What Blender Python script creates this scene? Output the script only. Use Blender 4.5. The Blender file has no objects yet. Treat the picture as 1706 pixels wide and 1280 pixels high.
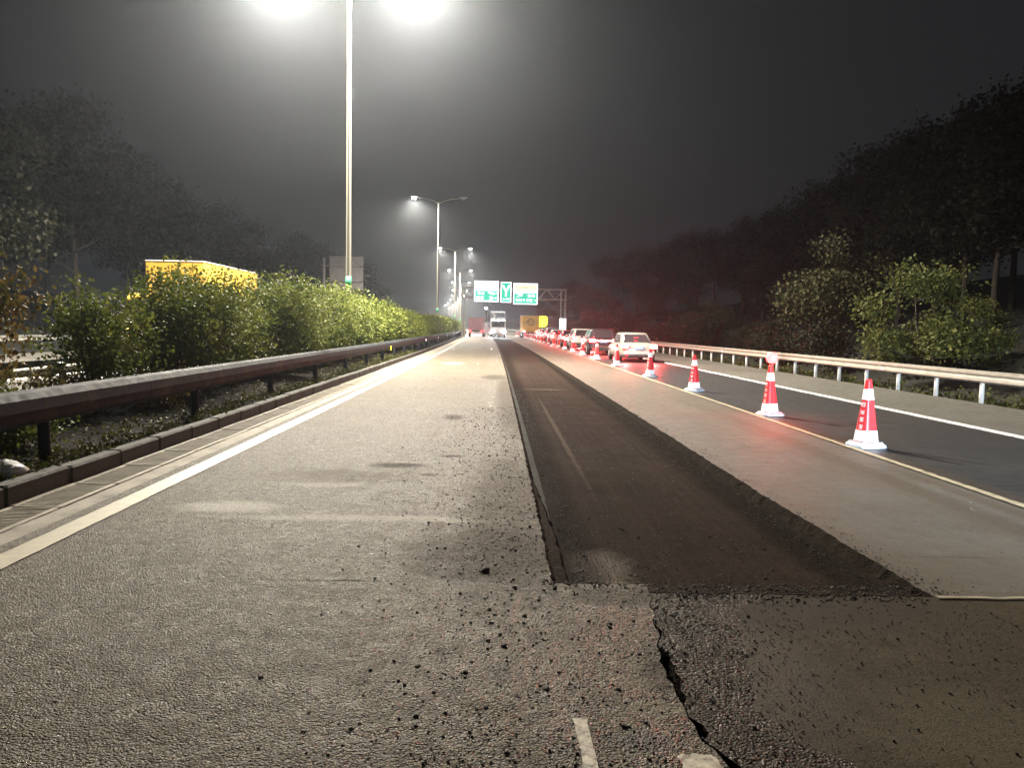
import bpy, math, random
from mathutils import Vector, Matrix, noise as mnoise
random.seed(7)
R = math.radians
sc = bpy.context.scene
col = sc.collection

# ------------------------------------------------------------------ camera
CAM_H = 1.6
cam_d = bpy.data.cameras.new('camera'); cam = bpy.data.objects.new('camera', cam_d); col.objects.link(cam)
cam_d.sensor_fit = 'HORIZONTAL'; cam_d.sensor_width = 36.0
cam_d.lens = 1282.0 / 1706.0 * 36.0
cam_d.clip_start = 0.05; cam_d.clip_end = 3000
_yaw, _pitch, _roll = R(1.106), R(-4.2176), R(1.1)
_z = Vector((math.sin(_yaw) * math.cos(_pitch), math.cos(_yaw) * math.cos(_pitch), math.sin(_pitch)))
_x = Vector((math.cos(_yaw), -math.sin(_yaw), 0)); _d = _z.cross(_x)
_c, _s = math.cos(_roll), math.sin(_roll)
_x2 = _x * _c - _d * _s; _d2 = _x * _s + _d * _c
cam.matrix_world = Matrix(((_x2.x, -_d2.x, -_z.x, 0), (_x2.y, -_d2.y, -_z.y, 0), (_x2.z, -_d2.z, -_z.z, CAM_H), (0, 0, 0, 1)))
sc.camera = cam

# ------------------------------------------------------------------ night sky, exposure
w = bpy.data.worlds.new('World'); sc.world = w; w.use_nodes = True
bg = w.node_tree.nodes['Background']
bg.inputs[0].default_value = (0.045, 0.046, 0.051, 1); bg.inputs[1].default_value = 0.32
sc.view_settings.view_transform = 'Standard'; sc.view_settings.look = 'None'
sc.view_settings.exposure = 0.0; sc.view_settings.gamma = 1.0
sc.view_settings.use_curve_mapping = False
sc.cycles.use_denoising = True
sc.cycles.max_bounces = 3; sc.cycles.diffuse_bounces = 2; sc.cycles.glossy_bounces = 2
sc.cycles.volume_bounces = 0; sc.cycles.transparent_max_bounces = 8
sc.cycles.sample_clamp_indirect = 4.0
LAMP_W = 76000.0            # one street lamp head
LAMP_COL = (1.0, 0.915, 0.77)
HAZE = 0.00072

# ------------------------------------------------------------------ helpers
CURVE_R = 5000.0
def cv(y):                  # the road bends gently to the left
    return -(y * y) / (2 * CURVE_R) if y > 0 else 0.0
def heading(y):
    return math.atan(max(y, 0) / CURVE_R)   # rotation about z

class MB:
    def __init__(s): s.v = []; s.f = []
    def add(s, vs, fs):
        n = len(s.v); s.v += [tuple(p) for p in vs]; s.f += [tuple(i + n for i in q) for q in fs]; return s
    def box(s, c, d, M=None, taper=1.0):
        x, y, z = d[0] / 2, d[1] / 2, d[2] / 2
        vs = [Vector((a * x * (taper if k > 0 else 1), b * y * (taper if k > 0 else 1), k * z)) for k in (-1, 1) for a, b in ((-1, -1), (1, -1), (1, 1), (-1, 1))]
        if M is not None: vs = [M @ p for p in vs]
        c = Vector(c)
        return s.add([p + c for p in vs], [(3, 2, 1, 0), (4, 5, 6, 7), (0, 1, 5, 4), (1, 2, 6, 5), (2, 3, 7, 6), (3, 0, 4, 7)])
    def bbox(s, c, d, b=0.02):
        """box with chamfered edges"""
        x, y, z = d[0] / 2, d[1] / 2, d[2] / 2
        b = min(b, x * .9, y * .9, z * .9)
        c = Vector(c); prof = []
        for zz, ins in ((-z, b), (-z + b, 0), (z - b, 0), (z, b)):
            X, Y = x - ins, y - ins
            prof.append([(X - b, -Y), (X, -Y + b), (X, Y - b), (X - b, Y), (-X + b, Y), (-X, Y - b), (-X, -Y + b), (-X + b, -Y)])
        vs = []
        for (zz, ins), ring in zip(((-z, b), (-z + b, 0), (z - b, 0), (z, b)), prof):
            vs += [Vector((p[0], p[1], zz)) + c for p in ring]
        fs = [tuple(range(7, -1, -1)), tuple(range(24, 32))]
        for k in range(3):
            for i in range(8):
                j = (i + 1) % 8
                fs.append((k * 8 + i, k * 8 + j, k * 8 + 8 + j, k * 8 + 8 + i))
        return s.add(vs, fs)
    def rings(s, rings, cap=True):
        n = len(rings[0]); vs = [p for r in rings for p in r]; fs = []
        for k in range(len(rings) - 1):
            for i in range(n):
                j = (i + 1) % n
                fs.append((k * n + i, k * n + j, k * n + n + j, k * n + n + i))
        if cap:
            fs.append(tuple(range(n - 1, -1, -1))); fs.append(tuple(range((len(rings) - 1) * n, len(rings) * n)))
        return s.add(vs, fs)
    def tube(s, path, rad, n=8):
        path = [Vector(p) for p in path]; rs = []
        for i, p in enumerate(path):
            t = (path[min(i + 1, len(path) - 1)] - path[max(i - 1, 0)]).normalized()
            a = t.cross(Vector((0, 0, 1)))
            if a.length < 1e-3: a = Vector((1, 0, 0))
            a.normalize(); b = t.cross(a).normalized()
            r = rad[i] if isinstance(rad, (list, tuple)) else rad
            rs.append([p + (a * math.cos(2 * math.pi * k / n) - b * math.sin(2 * math.pi * k / n)) * -r for k in range(n)])
        return s.rings(rs)
    def lathe(s, prof, n=16, c=(0, 0, 0)):
        c = Vector(c)
        return s.rings([[c + Vector((r * math.cos(2 * math.pi * k / n), r * math.sin(2 * math.pi * k / n), z)) for k in range(n)] for r, z in prof])
    def prism(s, poly, axis, a, b):
        """poly of (u,v) extruded along axis 0/1/2 between a and b"""
        def P(u, v, t):
            return (t, u, v) if axis == 0 else ((u, t, v) if axis == 1 else (u, v, t))
        return s.rings([[P(u, v, a) for u, v in poly], [P(u, v, b) for u, v in poly]])
    def build(s, name, mat, parent=None, smooth=False):
        me = bpy.data.meshes.new(name); me.from_pydata(s.v, [], s.f); me.update()
        o = bpy.data.objects.new(name, me); col.objects.link(o)
        for m in (mat if isinstance(mat, (list, tuple)) else [mat]): me.materials.append(m)
        if smooth:
            me.polygons.foreach_set('use_smooth', [True] * len(me.polygons))
        if parent: o.parent = parent
        return o

def recalc(o):
    import bmesh
    bm = bmesh.new(); bm.from_mesh(o.data); bmesh.ops.recalc_face_normals(bm, faces=bm.faces); bm.to_mesh(o.data); bm.free(); return o
def tag(o, label=None, cat=None, group=None, kind=None):
    if label: o['label'] = label
    if cat: o['category'] = cat
    if group: o['group'] = group
    if kind: o['kind'] = kind
    return o
def empty(name, loc=(0, 0, 0), rz=0):
    o = bpy.data.objects.new(name, None); col.objects.link(o); o.location = loc; o.rotation_euler = (0, 0, rz); o.empty_display_size = .2
    return o
def dup(o, parent=None):
    c = o.copy(); col.objects.link(c); c.parent = parent
    for ch in list(o.children): dup(ch, c)
    return c

# ------------------------------------------------------------------ materials
def newmat(name):
    m = bpy.data.materials.new(name); m.use_nodes = True
    nt = m.node_tree; return m, nt, nt.nodes['Principled BSDF']
def N(nt, t, **kw):
    n = nt.nodes.new(t)
    for k, v in kw.items():
        if k.startswith('i_'): n.inputs[k[2:]].default_value = v
        else: setattr(n, k, v)
    return n
def mixc(nt, fac, a, b, mode='MIX'):
    n = N(nt, 'ShaderNodeMix', data_type='RGBA', blend_type=mode)
    for sock, val in ((n.inputs[0], fac), (n.inputs[6], a), (n.inputs[7], b)):
        if hasattr(val, 'is_linked') or isinstance(val, bpy.types.NodeSocket): nt.links.new(val, sock)
        else: sock.default_value = val if not isinstance(val, tuple) else (val + (1,) if len(val) == 3 else val)
    return n.outputs[2]
def ramp(nt, src, a, b, lo=0.0, hi=1.0):
    n = N(nt, 'ShaderNodeMapRange'); n.inputs[1].default_value = a; n.inputs[2].default_value = b
    n.inputs[3].default_value = lo; n.inputs[4].default_value = hi
    nt.links.new(src, n.inputs[0]); return n.outputs[0]
def math_(nt, op, a, b):
    n = N(nt, 'ShaderNodeMath', operation=op)
    for i, v in ((0, a), (1, b)):
        if isinstance(v, bpy.types.NodeSocket): nt.links.new(v, n.inputs[i])
        else: n.inputs[i].default_value = v
    return n.outputs[0]
def noise_(nt, vec, scale, detail=4, rough=.55):
    n = N(nt, 'ShaderNodeTexNoise'); n.inputs['Scale'].default_value = scale; n.inputs['Detail'].default_value = detail
    n.inputs['Roughness'].default_value = rough; nt.links.new(vec, n.inputs['Vector']); return n.outputs['Fac']
def bump(nt, bsdf, h, strength=.5, dist=.01, chain=None):
    b = N(nt, 'ShaderNodeBump'); b.inputs['Strength'].default_value = strength; b.inputs['Distance'].default_value = dist
    nt.links.new(h, b.inputs['Height'])
    if chain is not None: nt.links.new(chain, b.inputs['Normal'])
    if bsdf is not None: nt.links.new(b.outputs[0], bsdf.inputs['Normal'])
    return b.outputs[0]
def plain(name, c, rough=.5, metal=0.0, var=.15, scale=6.0, bumpd=0.0, spec=.5, coat=0.0, dirt=None):
    m, nt, b = newmat(name)
    tc = N(nt, 'ShaderNodeTexCoord').outputs['Object']
    f = noise_(nt, tc, scale, 5)
    colr = mixc(nt, ramp(nt, f, .3, .7), tuple(x * (1 - var) for x in c), tuple(min(1, x * (1 + var)) for x in c))
    if dirt:
        g = noise_(nt, tc, dirt[1], 6, .65)
        colr = mixc(nt, ramp(nt, g, dirt[2], dirt[2] + .18, 0, dirt[3]), colr, dirt[0])
    nt.links.new(colr, b.inputs['Base Color'])
    nt.links.new(ramp(nt, noise_(nt, tc, scale * 3, 3), .3, .7, max(0, rough - .1), min(1, rough + .1)), b.inputs['Roughness'])
    b.inputs['Metallic'].default_value = metal; b.inputs['Specular IOR Level'].default_value = spec
    b.inputs['Coat Weight'].default_value = coat
    if bumpd: bump(nt, b, noise_(nt, tc, scale * 8, 4), .6, bumpd)
    return m
def glow(name, c, strength):
    m, nt, b = newmat(name)
    b.inputs['Base Color'].default_value = (*[min(.8, x) for x in c], 1)
    b.inputs['Emission Color'].default_value = (*c, 1); b.inputs['Emission Strength'].default_value = strength
    return m

def ellipse(nt, vec, cx, cy, rx, ry, rag, nsoc, soft=.55):
    """0..1 mask of a ragged blot lying on the road at (cx,cy)"""
    mp = N(nt, 'ShaderNodeMapping', vector_type='TEXTURE')
    mp.inputs['Location'].default_value = (cx, cy, 0); mp.inputs['Scale'].default_value = (rx, ry, 1e4)
    nt.links.new(vec, mp.inputs['Vector'])
    ln = N(nt, 'ShaderNodeVectorMath', operation='LENGTH'); nt.links.new(mp.outputs[0], ln.inputs[0])
    d = math_(nt, 'ADD', ln.outputs['Value'], math_(nt, 'MULTIPLY', math_(nt, 'SUBTRACT', nsoc, .5), rag))
    k = ramp(nt, d, 1.0, 1.0 - soft)
    mot = noise_(nt, vec, 26.0, 6, .75)
    return math_(nt, 'MULTIPLY', k, ramp(nt, mot, .36, .58, .3, 1.0))
def asphalt(name, c, c2, agg=95.0, aggvar=.5, bstr=.8, bdist=.004, rough=(.45, .75), dust=None, blots=(), streak=None, spec=.5, binder_shade=.0, groove=0, sparkle=0):
    m, nt, b = newmat(name)
    tc = N(nt, 'ShaderNodeTexCoord').outputs['Object']
    vo = N(nt, 'ShaderNodeTexVoronoi'); vo.inputs['Scale'].default_value = agg; nt.links.new(tc, vo.inputs['Vector'])
    sep = N(nt, 'ShaderNodeSeparateColor'); nt.links.new(vo.outputs['Color'], sep.inputs[0])
    big = noise_(nt, tc, .7, 5, .6); mid = noise_(nt, tc, 5.0, 6, .65); rag = noise_(nt, tc, 4.0, 9, .82); fine = noise_(nt, tc, 40, 4, .6)
    colr = mixc(nt, ramp(nt, big, .35, .65), c, c2)
    colr = mixc(nt, ramp(nt, mid, .3, .7, .0, .55), colr, tuple(x * .62 for x in c))
    colr = mixc(nt, 1.0, colr, mixc(nt, sep.outputs[0], (1 - aggvar,) * 3, (1 + aggvar * .9,) * 3), 'MULTIPLY')
    vo2 = N(nt, 'ShaderNodeTexVoronoi'); vo2.inputs['Scale'].default_value = agg * 2.6; nt.links.new(tc, vo2.inputs['Vector'])
    sep2 = N(nt, 'ShaderNodeSeparateColor'); nt.links.new(vo2.outputs['Color'], sep2.inputs[0])
    colr = mixc(nt, 1.0, colr, mixc(nt, sep2.outputs[0], (1 - aggvar * .6,) * 3, (1 + aggvar * .6,) * 3), 'MULTIPLY')
    patchy = noise_(nt, tc, 11.0, 4, .7)
    if binder_shade:  # dark bitumen plus crevice shade between stones, painted into the colour
        colr = mixc(nt, math_(nt, 'MULTIPLY', ramp(nt, vo.outputs['Distance'], .34, .6, 0, binder_shade), ramp(nt, patchy, .3, .62, .35, 1.0)), colr, (.03, .026, .021))
    if streak:
        mp = N(nt, 'ShaderNodeMapping'); mp.inputs['Scale'].default_value = streak[0]; nt.links.new(tc, mp.inputs['Vector'])
        colr = mixc(nt, ramp(nt, noise_(nt, mp.outputs[0], 1.0, 6, .7), .45, .7, 0, streak[2]), colr, streak[1])
    if dust:
        for (dc, sc_, lo, amt) in dust:
            colr = mixc(nt, ramp(nt, noise_(nt, tc, sc_, 6, .65), lo, lo + .2, 0, amt), colr, dc)
    rsoc = ramp(nt, mid, .3, .7, rough[0], rough[1])
    if sparkle:           # some stones are polished, some rough
        rsoc = math_(nt, 'MULTIPLY', rsoc, ramp(nt, sep.outputs[2], .55, .95, 1.0, 1.0 - sparkle))
    for (cx, cy, rx, ry, bc, amt, rg, rr) in blots:
        k = math_(nt, 'MULTIPLY', ellipse(nt, tc, cx, cy, rx, ry, rg, rag), amt)
        colr = mixc(nt, k, colr, bc)
        if rr is not None:
            mm = N(nt, 'ShaderNodeMix', data_type='FLOAT'); nt.links.new(k, mm.inputs[0]); nt.links.new(rsoc, mm.inputs[2]); mm.inputs[3].default_value = rr; rsoc = mm.outputs[0]
    nt.links.new(colr, b.inputs['Base Color']); nt.links.new(rsoc, b.inputs['Roughness'])
    b.inputs['Specular IOR Level'].default_value = spec
    hgt = math_(nt, 'SUBTRACT', 1.0, vo.outputs['Distance'])
    hgt = math_(nt, 'ADD', math_(nt, 'MULTIPLY', hgt, ramp(nt, patchy, .3, .65, .35, 1.0)), math_(nt, 'ADD', math_(nt, 'MULTIPLY', sep.outputs[1], .5), math_(nt, 'MULTIPLY', fine, .6)))
    n1 = bump(nt, None, big, .2, .03)
    if groove:
        mp2 = N(nt, 'ShaderNodeMapping'); mp2.inputs['Scale'].default_value = (75, 2.5, 1); nt.links.new(tc, mp2.inputs['Vector'])
        n1 = bump(nt, None, noise_(nt, mp2.outputs[0], 1.0, 3, .5), 1.0, .02, n1)
    bump(nt, b, hgt, bstr, bdist, n1)
    return m
def leafmat(name, a, b_, c, transl=.25):
    m, nt, b = newmat(name)
    rnd = N(nt, 'ShaderNodeNewGeometry').outputs['Random Per Island']
    oi = N(nt, 'ShaderNodeObjectInfo').outputs['Random']
    tc = N(nt, 'ShaderNodeTexCoord').outputs['Object']
    cl = mixc(nt, rnd, a, b_)
    cl = mixc(nt, ramp(nt, noise_(nt, tc, 1.6, 3), .45, .62, 0, .8), cl, c)
    cl = mixc(nt, math_(nt, 'MULTIPLY', oi, .3), cl, tuple(x * .6 for x in a))
    nt.links.new(cl, b.inputs['Base Color']); b.inputs['Roughness'].default_value = .62
    b.inputs['Specular IOR Level'].default_value = .18
    tr = N(nt, 'ShaderNodeBsdfTranslucent'); nt.links.new(cl, tr.inputs[0])
    mx = N(nt, 'ShaderNodeMixShader'); mx.inputs[0].default_value = transl
    nt.links.new(b.outputs[0], mx.inputs[1]); nt.links.new(tr.outputs[0], mx.inputs[2])
    nt.links.new(mx.outputs[0], nt.nodes['Material Output'].inputs['Surface'])
    return m

BROWN = (.075, .058, .040)
M = {}
M['lane'] = asphalt('worn_asphalt', (.190, .157, .106), (.128, .105, .071), agg=92, aggvar=.8, bstr=1.0, bdist=.012, rough=(.55, .85), spec=.22, binder_shade=.9, sparkle=.6,
    dust=[((.085, .066, .043), 1.1, .47, .6)], streak=((1.5, .035, 1), (.115, .098, .075), .45),
    blots=[(-1.12, 8.72, .42, .20, (.012, .009, .006), .95, .9, 1.0), (-.72, 8.2, .14, .09, (.015, .012, .009), .85, 1.2, 1.0), (-.55, 9.4, .22, .12, (.02, .016, .012), .85, 1.2, 1.0),
           (-.75, 13.5, .25, .5, (.02, .016, .012), .8, 1.2, 1.0), (-.1, 24.5, .5, 1.6, (.03, .024, .018), .8, 1.2, 1.0), (-1.6, 8.1, 1.1, .5, (.07, .055, .036), .55, 1.6, .95),
           (-2.3, 6.62, .55, .26, (.42, .40, .35), .85, 1.1, .7), (-1.7, 7.6, .5, .16, (.38, .35, .30), .5, 1.5, None),
           (-.9, 6.28, 1.6, .13, (.36, .33, .28), .75, 1.6, .7), (.9, 6.4, .9, .12, (.34, .31, .27), .6, 1.0, .7), (.15, 7.0, .55, 3.0, (.055, .042, .029), .75, 1.5, .95),
           (-.05, 5.3, .85, .9, (.04, .031, .021), .75, 1.4, .95), (.25, 18.0, .35, 9.0, (.045, .035, .025), .7, 1.6, .95),
           (-1.9, 33.0, .55, 1.4, (.5, .47, .4), .5, 1.3, None), (.74, 3.95, .12, .08, (.17, .145, .105), .85, 1.3, .9), (.68, 3.58, .11, .07, (.17, .145, .105), .85, 1.2, .9), (.66, 3.36, .11, .06, (.17, .145, .105), .85, 1.2, .9),
           (.70, 3.13, .16, .09, (.19, .165, .125), .9, 1.0, .9), (.60, 2.87, .18, .10, (.022, .024, .023), .9, 1.2, .5), (.80, 3.5, .12, .4, (.035, .028, .02), .7, 1.4, .95),
           (.75, 4.5, .5, .22, (.05, .04, .028), .8, 1.5, .95)])
M['strip'] = asphalt('grey_asphalt', (.130, .116, .094), (.102, .091, .075), agg=140, aggvar=.4, bstr=.5, bdist=.003, rough=(.55, .75), spec=.3,
    dust=[((.085, .066, .046), .9, .48, .75)], streak=((3.0, .08, 1), (.075, .058, .038), .6),
    blots=[(4.35, 9.0, .22, 9.0, (.060, .044, .026), .85, .9, None), (4.75, 7.0, .14, 3.0, (.07, .05, .03), .8, .8, None), (3.3, 5.4, .5, .02, (.03, .025, .02), .9, .3, None)])
M['apron'] = asphalt('dusty_asphalt', (.060, .046, .027), (.042, .032, .019), agg=100, aggvar=.35, bstr=.5, bdist=.005, rough=(.7, .95), spec=.15,
    dust=[((.035, .028, .019), 1.5, .48, .6)],
    blots=[(1.25, 3.5, .42, .75, (.055, .046, .034), .8, 1.3, .5), (1.6, 4.35, 1.4, .45, (.030, .024, .017), .9, 1.2, .8), (2.0, 3.0, .6, .5, (.085, .070, .046), .7, 1.3, .8)])
M['coarse'] = asphalt('crumbled_asphalt', (.062, .050, .034), (.042, .033, .022), agg=80, aggvar=.85, bstr=1.0, bdist=.012, rough=(.6, .9), spec=.16, binder_shade=.8, sparkle=.5, dust=[((.04, .032, .022), 2.2, .5, .6)])
M['mill'] = asphalt('milled_asphalt', (.026, .0185, .0135), (.018, .0128, .0095), agg=70, aggvar=.6, bstr=1.0, bdist=.012, rough=(.85, 1.0), spec=.03, binder_shade=.6,
    dust=[((.042, .031, .023), .6, .5, .5), ((.018, .014, .011), 1.4, .55, .6)], streak=((14.0, .05, 1), (.050, .038, .028), .4), groove=1,
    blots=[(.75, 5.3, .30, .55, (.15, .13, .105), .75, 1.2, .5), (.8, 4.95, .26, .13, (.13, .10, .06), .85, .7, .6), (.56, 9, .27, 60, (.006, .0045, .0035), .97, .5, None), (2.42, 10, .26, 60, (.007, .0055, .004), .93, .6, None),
           (1.3, 21.0, .7, .18, (.16, .125, .085), .7, .8, None), (1.0, 13, .05, 6, (.11, .09, .07), .7, 1.6, None)])
M['cutwall'] = asphalt('cut_asphalt_edge', (.014, .0105, .008), (.024, .018, .013), agg=60, aggvar=.7, bstr=1.0, bdist=.012, rough=(.85, 1.0), spec=.03, binder_shade=.5)
M['newlane'] = asphalt('dark_asphalt', (.040, .041, .042), (.032, .032, .033), agg=150, aggvar=.35, bstr=.4, bdist=.003, rough=(.38, .55),
    dust=[((.055, .05, .042), .5, .52, .5)], blots=[(5.15, 9.5, .20, 8.0, (.055, .040, .026), .9, 1.0, None), (5.9, 14, .5, 5, (.05, .045, .04), .5, 1.5, None)])
M['shoulder'] = asphalt('shoulder_asphalt', (.135, .132, .112), (.110, .105, .088), agg=130, aggvar=.35, bstr=.4, bdist=.003, dust=[((.075, .066, .048), .8, .5, .5)])
M['opp'] = asphalt('far_asphalt', (.13, .12, .105), (.10, .095, .08), agg=60, aggvar=.3, bstr=.3, bdist=.003)
M['paint_white'] = plain('worn_white_paint', (.37, .335, .245), .55, var=.12, scale=9, bumpd=.002, dirt=((.2, .175, .14), 5.0, .56, .75))
M['paint_worn'] = plain('flaking_white_paint', (.46, .42, .33), .7, var=.3, scale=30, bumpd=.004, dirt=((.09, .075, .055), 22.0, .47, .95))
M['paint_bright'] = plain('fresh_white_paint', (.85, .86, .84), .5, var=.06, scale=9, dirt=((.3, .29, .26), 4.0, .62, .5))
M['paint_yellow'] = plain('faded_yellow_paint', (.42, .36, .24), .6, var=.2, scale=8, dirt=((.12, .1, .08), 6.0, .52, .85))
M['concrete'] = plain('stained_concrete', (.24, .215, .17), .85, var=.2, scale=5, bumpd=.004, dirt=((.07, .058, .042), 2.5, .5, .8))
M['kerb'] = plain('dark_kerb_concrete', (.038, .036, .030), .9, var=.25, scale=5, bumpd=.006, dirt=((.03, .026, .018), 3, .48, .8))
M['grate'] = plain('dusty_grate', (.22, .19, .14), .75, var=.25, scale=9, dirt=((.09, .072, .05), 4, .5, .7))
M['soil'] = plain('dark_soil', (.010, .008, .006), 1.0, var=.35, scale=3, bumpd=.03, spec=.05)
M['verge'] = plain('rough_verge', (.012, .012, .007), .95, var=.4, scale=2, bumpd=.05)
M['galv'] = plain('galvanised_steel', (.42, .41, .38), .42, metal=.75, var=.12, scale=4, dirt=((.12, .1, .075), 3, .52, .7))
M['galv_dull'] = plain('dusty_galvanised_steel', (.018, .023, .029), .75, metal=.0, spec=.15, var=.2, scale=4, dirt=((.06, .05, .036), 2.5, .5, .8))
M['rail_right'] = plain('cream_guardrail_steel', (.28, .26, .22), .5, metal=.2, var=.12, scale=3, dirt=((.18, .15, .11), 2, .55, .6))
M['post_white'] = plain('pale_guardrail_post', (.62, .59, .55), .5, metal=.1, var=.1, scale=4, dirt=((.25, .22, .18), 3, .58, .6))
M['pole'] = plain('white_pole_paint', (.30, .28, .235), .4, var=.05, scale=2)
M['pole_green'] = plain('green_band', (.05, .33, .16), .5)
M['lamp_body'] = plain('lamp_housing', (.35, .35, .34), .45, metal=.3)
M['lamp_on'] = glow('lit_lamp_lens', (1.0, .97, .92), 60.0)
M['lamp_off'] = plain('unlit_lamp_glass', (.3, .3, .3), .15)
M['red_cone'] = plain('red_cone_plastic', (.62, .030, .035), .38, var=.12, scale=7, dirt=((.28, .03, .03), 6, .58, .5))
M['white_band'] = plain('white_reflective_sheeting', (.86, .86, .86), .35, var=.04, scale=12, dirt=((.5, .48, .44), 7, .62, .5))
M['rubber'] = plain('grey_rubber', (.36, .39, .43), .7, var=.15, scale=8, dirt=((.2, .19, .17), 7, .55, .6))
M['red_glow'] = glow('red_warning_lens', (1.0, .018, .018), 40.0)
M['tyre'] = plain('black_tyre', (.02, .02, .02), .8)
M['rim'] = plain('alloy_rim', (.45, .45, .46), .35, metal=.7)
M['glass'] = plain('dark_car_glass', (.03, .03, .035), .08, spec=.7)
M['silver'] = plain('silver_car_paint', (.36, .33, .29), .32, metal=.25, coat=.5, var=.04)
M['dark_paint'] = plain('black_car_paint', (.03, .02, .024), .25, coat=.6, var=.05)
M['white_paint'] = plain('white_car_paint', (.48, .46, .44), .3, coat=.5, var=.04)
M['red_paint'] = plain('dark_red_car_paint', (.30, .03, .035), .3, coat=.5, var=.05)
M['blue_paint'] = plain('grey_blue_car_paint', (.14, .16, .20), .3, coat=.5, var=.05)
M['trim'] = plain('black_plastic', (.03, .03, .03), .6)
M['plate'] = plain('blue_number_plate', (.12, .28, .55), .4)
M['brake'] = glow('lit_brake_light', (1.0, .05, .045), 60.0)
M['brake_hot'] = glow('bright_brake_light', (1.0, .10, .08), 160.0)
M['tail_red'] = glow('red_lamp_housing', (1.0, .02, .02), 22.0)
M['tail'] = glow('lit_tail_light', (1.0, .006, .006), 30.0)
M['head'] = glow('lit_headlight', (.92, .95, 1.0), 120.0)
M['amber'] = glow('yellow_glow', (1.0, .85, .05), 2.2)
M['yellow_box'] = plain('yellow_truck_paint', (.55, .35, .05), .45, var=.12, scale=3, dirt=((.26, .17, .045), 1.5, .47, .7))
M['red_truck'] = plain('dusty_red_truck_paint', (.40, .15, .14), .55, var=.15, scale=3, dirt=((.22, .17, .14), 2, .5, .6))
M['white_truck'] = plain('dusty_white_truck_paint', (.62, .60, .57), .5, var=.1, scale=3, dirt=((.3, .27, .22), 2, .55, .5))
M['grey_panel'] = plain('grey_truck_panel', (.35, .34, .34), .55, var=.15)
M['steel_dark'] = plain('dark_machine_steel', (.05, .05, .05), .5, metal=.3)
def glowing_sheeting(name, c, e):  # emission imitates light thrown back by reflective sign sheeting
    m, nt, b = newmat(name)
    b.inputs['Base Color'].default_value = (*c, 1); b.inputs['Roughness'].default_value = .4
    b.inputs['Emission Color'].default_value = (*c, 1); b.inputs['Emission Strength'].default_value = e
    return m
M['sign_green'] = glowing_sheeting('green_sheeting_glow', (.005, .45, .29), 1.3)
M['sign_white'] = glowing_sheeting('white_sheeting_glow', (.88, .88, .88), 1.8)
M['sign_cream'] = glowing_sheeting('cream_sheeting_glow', (.90, .84, .58), 1.3)
M['sign_grey'] = glowing_sheeting('grey_sign_marks', (.30, .28, .30), .2)
M['sign_back'] = plain('weathered_aluminium_back', (.17, .155, .155), .6, metal=.2, var=.15, scale=2)
M['bark'] = plain('tree_bark', (.032, .025, .019), .9, var=.3, scale=5, bumpd=.02)
M['stem'] = plain('shrub_stem', (.07, .055, .035), .9)
M['leaf_hedge'] = leafmat('hedge_leaf', (.078, .115, .02), (.235, .245, .045), (.045, .068, .015))
M['leaf_dry'] = leafmat('autumn_tinted_leaf', (.12, .11, .03), (.26, .15, .06), (.07, .085, .025))
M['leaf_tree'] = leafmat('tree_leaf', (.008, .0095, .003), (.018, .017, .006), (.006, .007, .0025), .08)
M['leaf_bush'] = leafmat('roadside_bush_leaf', (.055, .070, .014), (.135, .130, .032), (.034, .044, .011), .25)
M['leaf_olive'] = leafmat('olive_tree_leaf', (.028, .030, .010), (.060, .056, .020), (.02, .022, .008), .2)
M['weed'] = leafmat('weed_leaf', (.05, .062, .012), (.13, .12, .035), (.03, .036, .01))
M['stone'] = plain('asphalt_crumb', (.030, .025, .020), .85, var=.5, scale=30)
M['stone_pale'] = plain('pale_stone_chip', (.085, .07, .053), .75, var=.3, scale=30)
M['bag'] = plain('white_plastic_bag', (.75, .76, .78), .35, var=.05)

# ------------------------------------------------------------------ ground and roads
def ys(y0, y1):
    out = []; y = y0
    while y < y1 - 1e-6:
        out.append(y)
        a = abs(y)
        y += .06 if (2 < y < 9) else (.12 if 0 < y < 18 else (.5 if a < 40 else (2.0 if a < 120 else 8.0)))
    out.append(y1); return out
def jag(y, seed, amp, sc1=6.0):
    return amp * (mnoise.noise((y * sc1, seed, 0)) + .6 * mnoise.noise((y * sc1 * 2.7, seed + 5, 0))) * max(0.0, min(1, (45 - y) / 30))
def sheet(mb, L, Rr, z, y0, y1, nx=1, yl=None):
    rows = yl or ys(y0, y1); vs = []; fs = []
    zf = z if callable(z) else (lambda x, y: z)
    for y in rows:
        a, b = (L(y) if callable(L) else L), (Rr(y) if callable(Rr) else Rr)
        for i in range(nx + 1):
            x = a + (b - a) * i / nx
            vs.append((x + cv(y), y, zf(x, y)))
    n = nx + 1
    for k in range(len(rows) - 1):
        for i in range(nx):
            fs.append((k * n + i, k * n + i + 1, k * n + n + i + 1, k * n + n + i))
    return mb.add(vs, fs)
def coarse(y0, y1):
    o = []; y = y0
    while y < y1: o.append(y); y += 4 if y < 60 else 10
    return o + [y1]
FAR = 700.0
# broad land that reaches the horizon
def land_z(x, y):
    r = max(0, x - cv(y) - 15.0); l = max(0, -(x - cv(y)) - 26.0)
    return -.28 + min(9.0, r * .20 + .0) + min(7.0, l * .16) + (.25 * mnoise.noise((x * .12, y * .12, 0)) if (r > 1 or l > 1) else 0)
mb = MB(); xs = [-900, -400, -150, -90, -60, -45, -36, -30, -26, -23, -10, 0, 10, 13, 15, 18, 22, 27, 33, 42, 60, 90, 150, 400, 900]
yl = [-200, -100, -50] + list(range(-30, 160, 6)) + list(range(160, 700, 25)) + [800, 1000, 1500]
for y in yl:
    for x in xs: mb.v.append((x, y, land_z(x, y)))
for k in range(len(yl) - 1):
    for i in range(len(xs) - 1):
        a = k * len(xs) + i; mb.f.append((a, a + 1, a + len(xs) + 1, a + len(xs)))
tag(mb.build('ground', M['verge'], smooth=True), kind='structure')

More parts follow.
